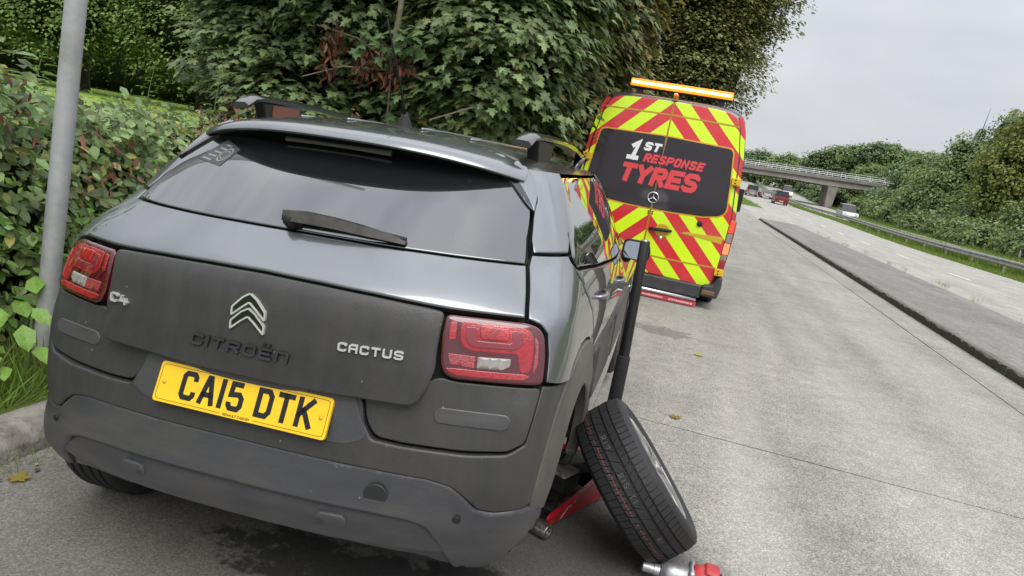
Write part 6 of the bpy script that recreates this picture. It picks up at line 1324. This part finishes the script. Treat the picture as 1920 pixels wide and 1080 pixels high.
# ================================================================ IMPACT WRENCH
iw = thing('impact_wrench', 'red and grey cordless impact wrench lying on the ground against the loose wheel', 'power tool', (.10,2.45,0)); O = lambda x: (x,0,.078)
M_WR = mat('wrench_red', (.42,.025,.03), .45, var=.1, vscale=30, dirt=(.12,.03,.03), dscale=20, dlo=.5, dhi=.8); M_WG = mat('wrench_alloy', (.50,.51,.53), .4, metal=.7, dirt=(.25,.25,.25), dscale=25, dlo=.45, dhi=.7)
mb = MB(); mb.lathe([(0,-.012),(.014,-.012),(.019,-.008),(.019,.030),(.021,.032),(.021,.052),(.016,.056),(.016,.066)], (0,0,.062), (1,0,0), 20); mb.build('socket', M_WG, iw, auto=40)
mb = MB(); mb.lathe([(0.016,.058),(.022,.056),(.033,.066),(.040,.082),(.0425,.100),(.043,.150),(.047,.160),(.047,.168)], (0,0,.066), (1,0,0), 28); mb.build('hammer_case', M_WG, iw, auto=40)
mb = MB(); mb.box(.148,.172,-.05,.05,.035,.118); mb.build('case_flange', M_WG, iw, bevel=.012)
mb = MB(); mb.lathe([(.047,.165),(.053,.172),(.055,.20),(.055,.238),(.050,.252),(.036,.260),(0,.262)], (0,0,.072), (1,0,0), 28); mh = mb.build('motor_housing', M_WR, iw, auto=40)
mb = MB()
for k in range(8):
    a = k*.78+.4; c_, s_ = math.cos(a), math.sin(a); mb.tube([(.205,c_*.0535,.072+s_*.0535),(.232,c_*.0535,.072+s_*.0535)], .0035, 6)
mb.build('vent_slots', M_SEAL, mh)
MB().box(.2,.255,-.035,.035,.112,.135).build('top_grip', M_WR, iw, bevel=.012); MB().box(.262,.268,-.035,.035,.04,.105).build('end_cap', M_SEAL, iw, bevel=.006)
mb = MB(); mb.tube([(.205,-.03,.068),(.215,-.10,.060),(.222,-.17,.052)], [.026,.022,.024], 12); mb.build('grip', M_SEAL, iw, True); MB().box(.165,.275,-.245,-.165,.012,.085).build('battery', M_WR, iw, bevel=.008)
mb = MB(); mb.tube([(.185,-.06,.06),(.178,-.09,.058)], .008, 8); mb.build('trigger', M_SEAL, iw)

# ================================================================ LAMP POST AND LITTER
lpst = thing('lamp_post', 'plain galvanised steel lamp post at the verge beside the car', 'post', (-2.684,2.45,.05))
mb = MB(); mb.lathe([(.041,0),(.041,.5),(.041,1.5),(.040,3.0),(.038,4.6)], (0,0,0), (.047,.0,1), 36); mb.build('pole', M_GALV, lpst, True)
mb = MB(); mb.lathe([(.085,0),(.085,.015),(.05,.02)], (0,0,.03), (0,0,1), 24); mb.build('base_plate', M_GALV, lpst)
for i, (x, y, s, lab, rz, mm) in enumerate(((.12,4.38,.075,'yellow maple leaf lying on the concrete past the slab joint near the loose wheel',.4,M_YEL),(.28,6.2,.085,'yellow-green leaf lying on the concrete between the car and the van',1.8,mat('leaf_yellow_green', (.30,.33,.03), .6, leaf=.2)),(-2.08,1.83,.07,'pale yellow leaf lying in the gutter at the lower left',2.2,M_YEL))):
    t = thing('fallen_leaf', lab, 'leaf', (x,y,.006), rz, group='fallen leaves on the concrete'); V, F = TPL['maple']; mk('leaf_blade', [(a*s,b*s,abs(c)*s*.9+.001) for a,b,c in V], [tuple(f)[::-1] for f in F], mm, t); MB().tube([(0,0,.004),(-.5*s,.1*s,.008)], .0012, 5).build('stalk', M_DEAD, t)
for k in range(26):
    V, F = TPL['ovate']; x = -2.13+random.uniform(-.06,.07); y = random.uniform(.9,3.2); s = random.uniform(.02,.045); a = random.uniform(0,6.28)
    o = mk('gutter_leaf', [(p[0]*s*math.cos(a)-p[1]*s*math.sin(a)+x, p[0]*s*math.sin(a)+p[1]*s*math.cos(a)+y, .008+abs(p[2])*s) for p in V], [tuple(f) for f in F], random.choice((M_DEAD,M_STRAW,M_EARTH)), None)
    tag(o, 'small dry leaf in the gutter by the left kerb', 'leaf', 'dry leaves along the left kerb')
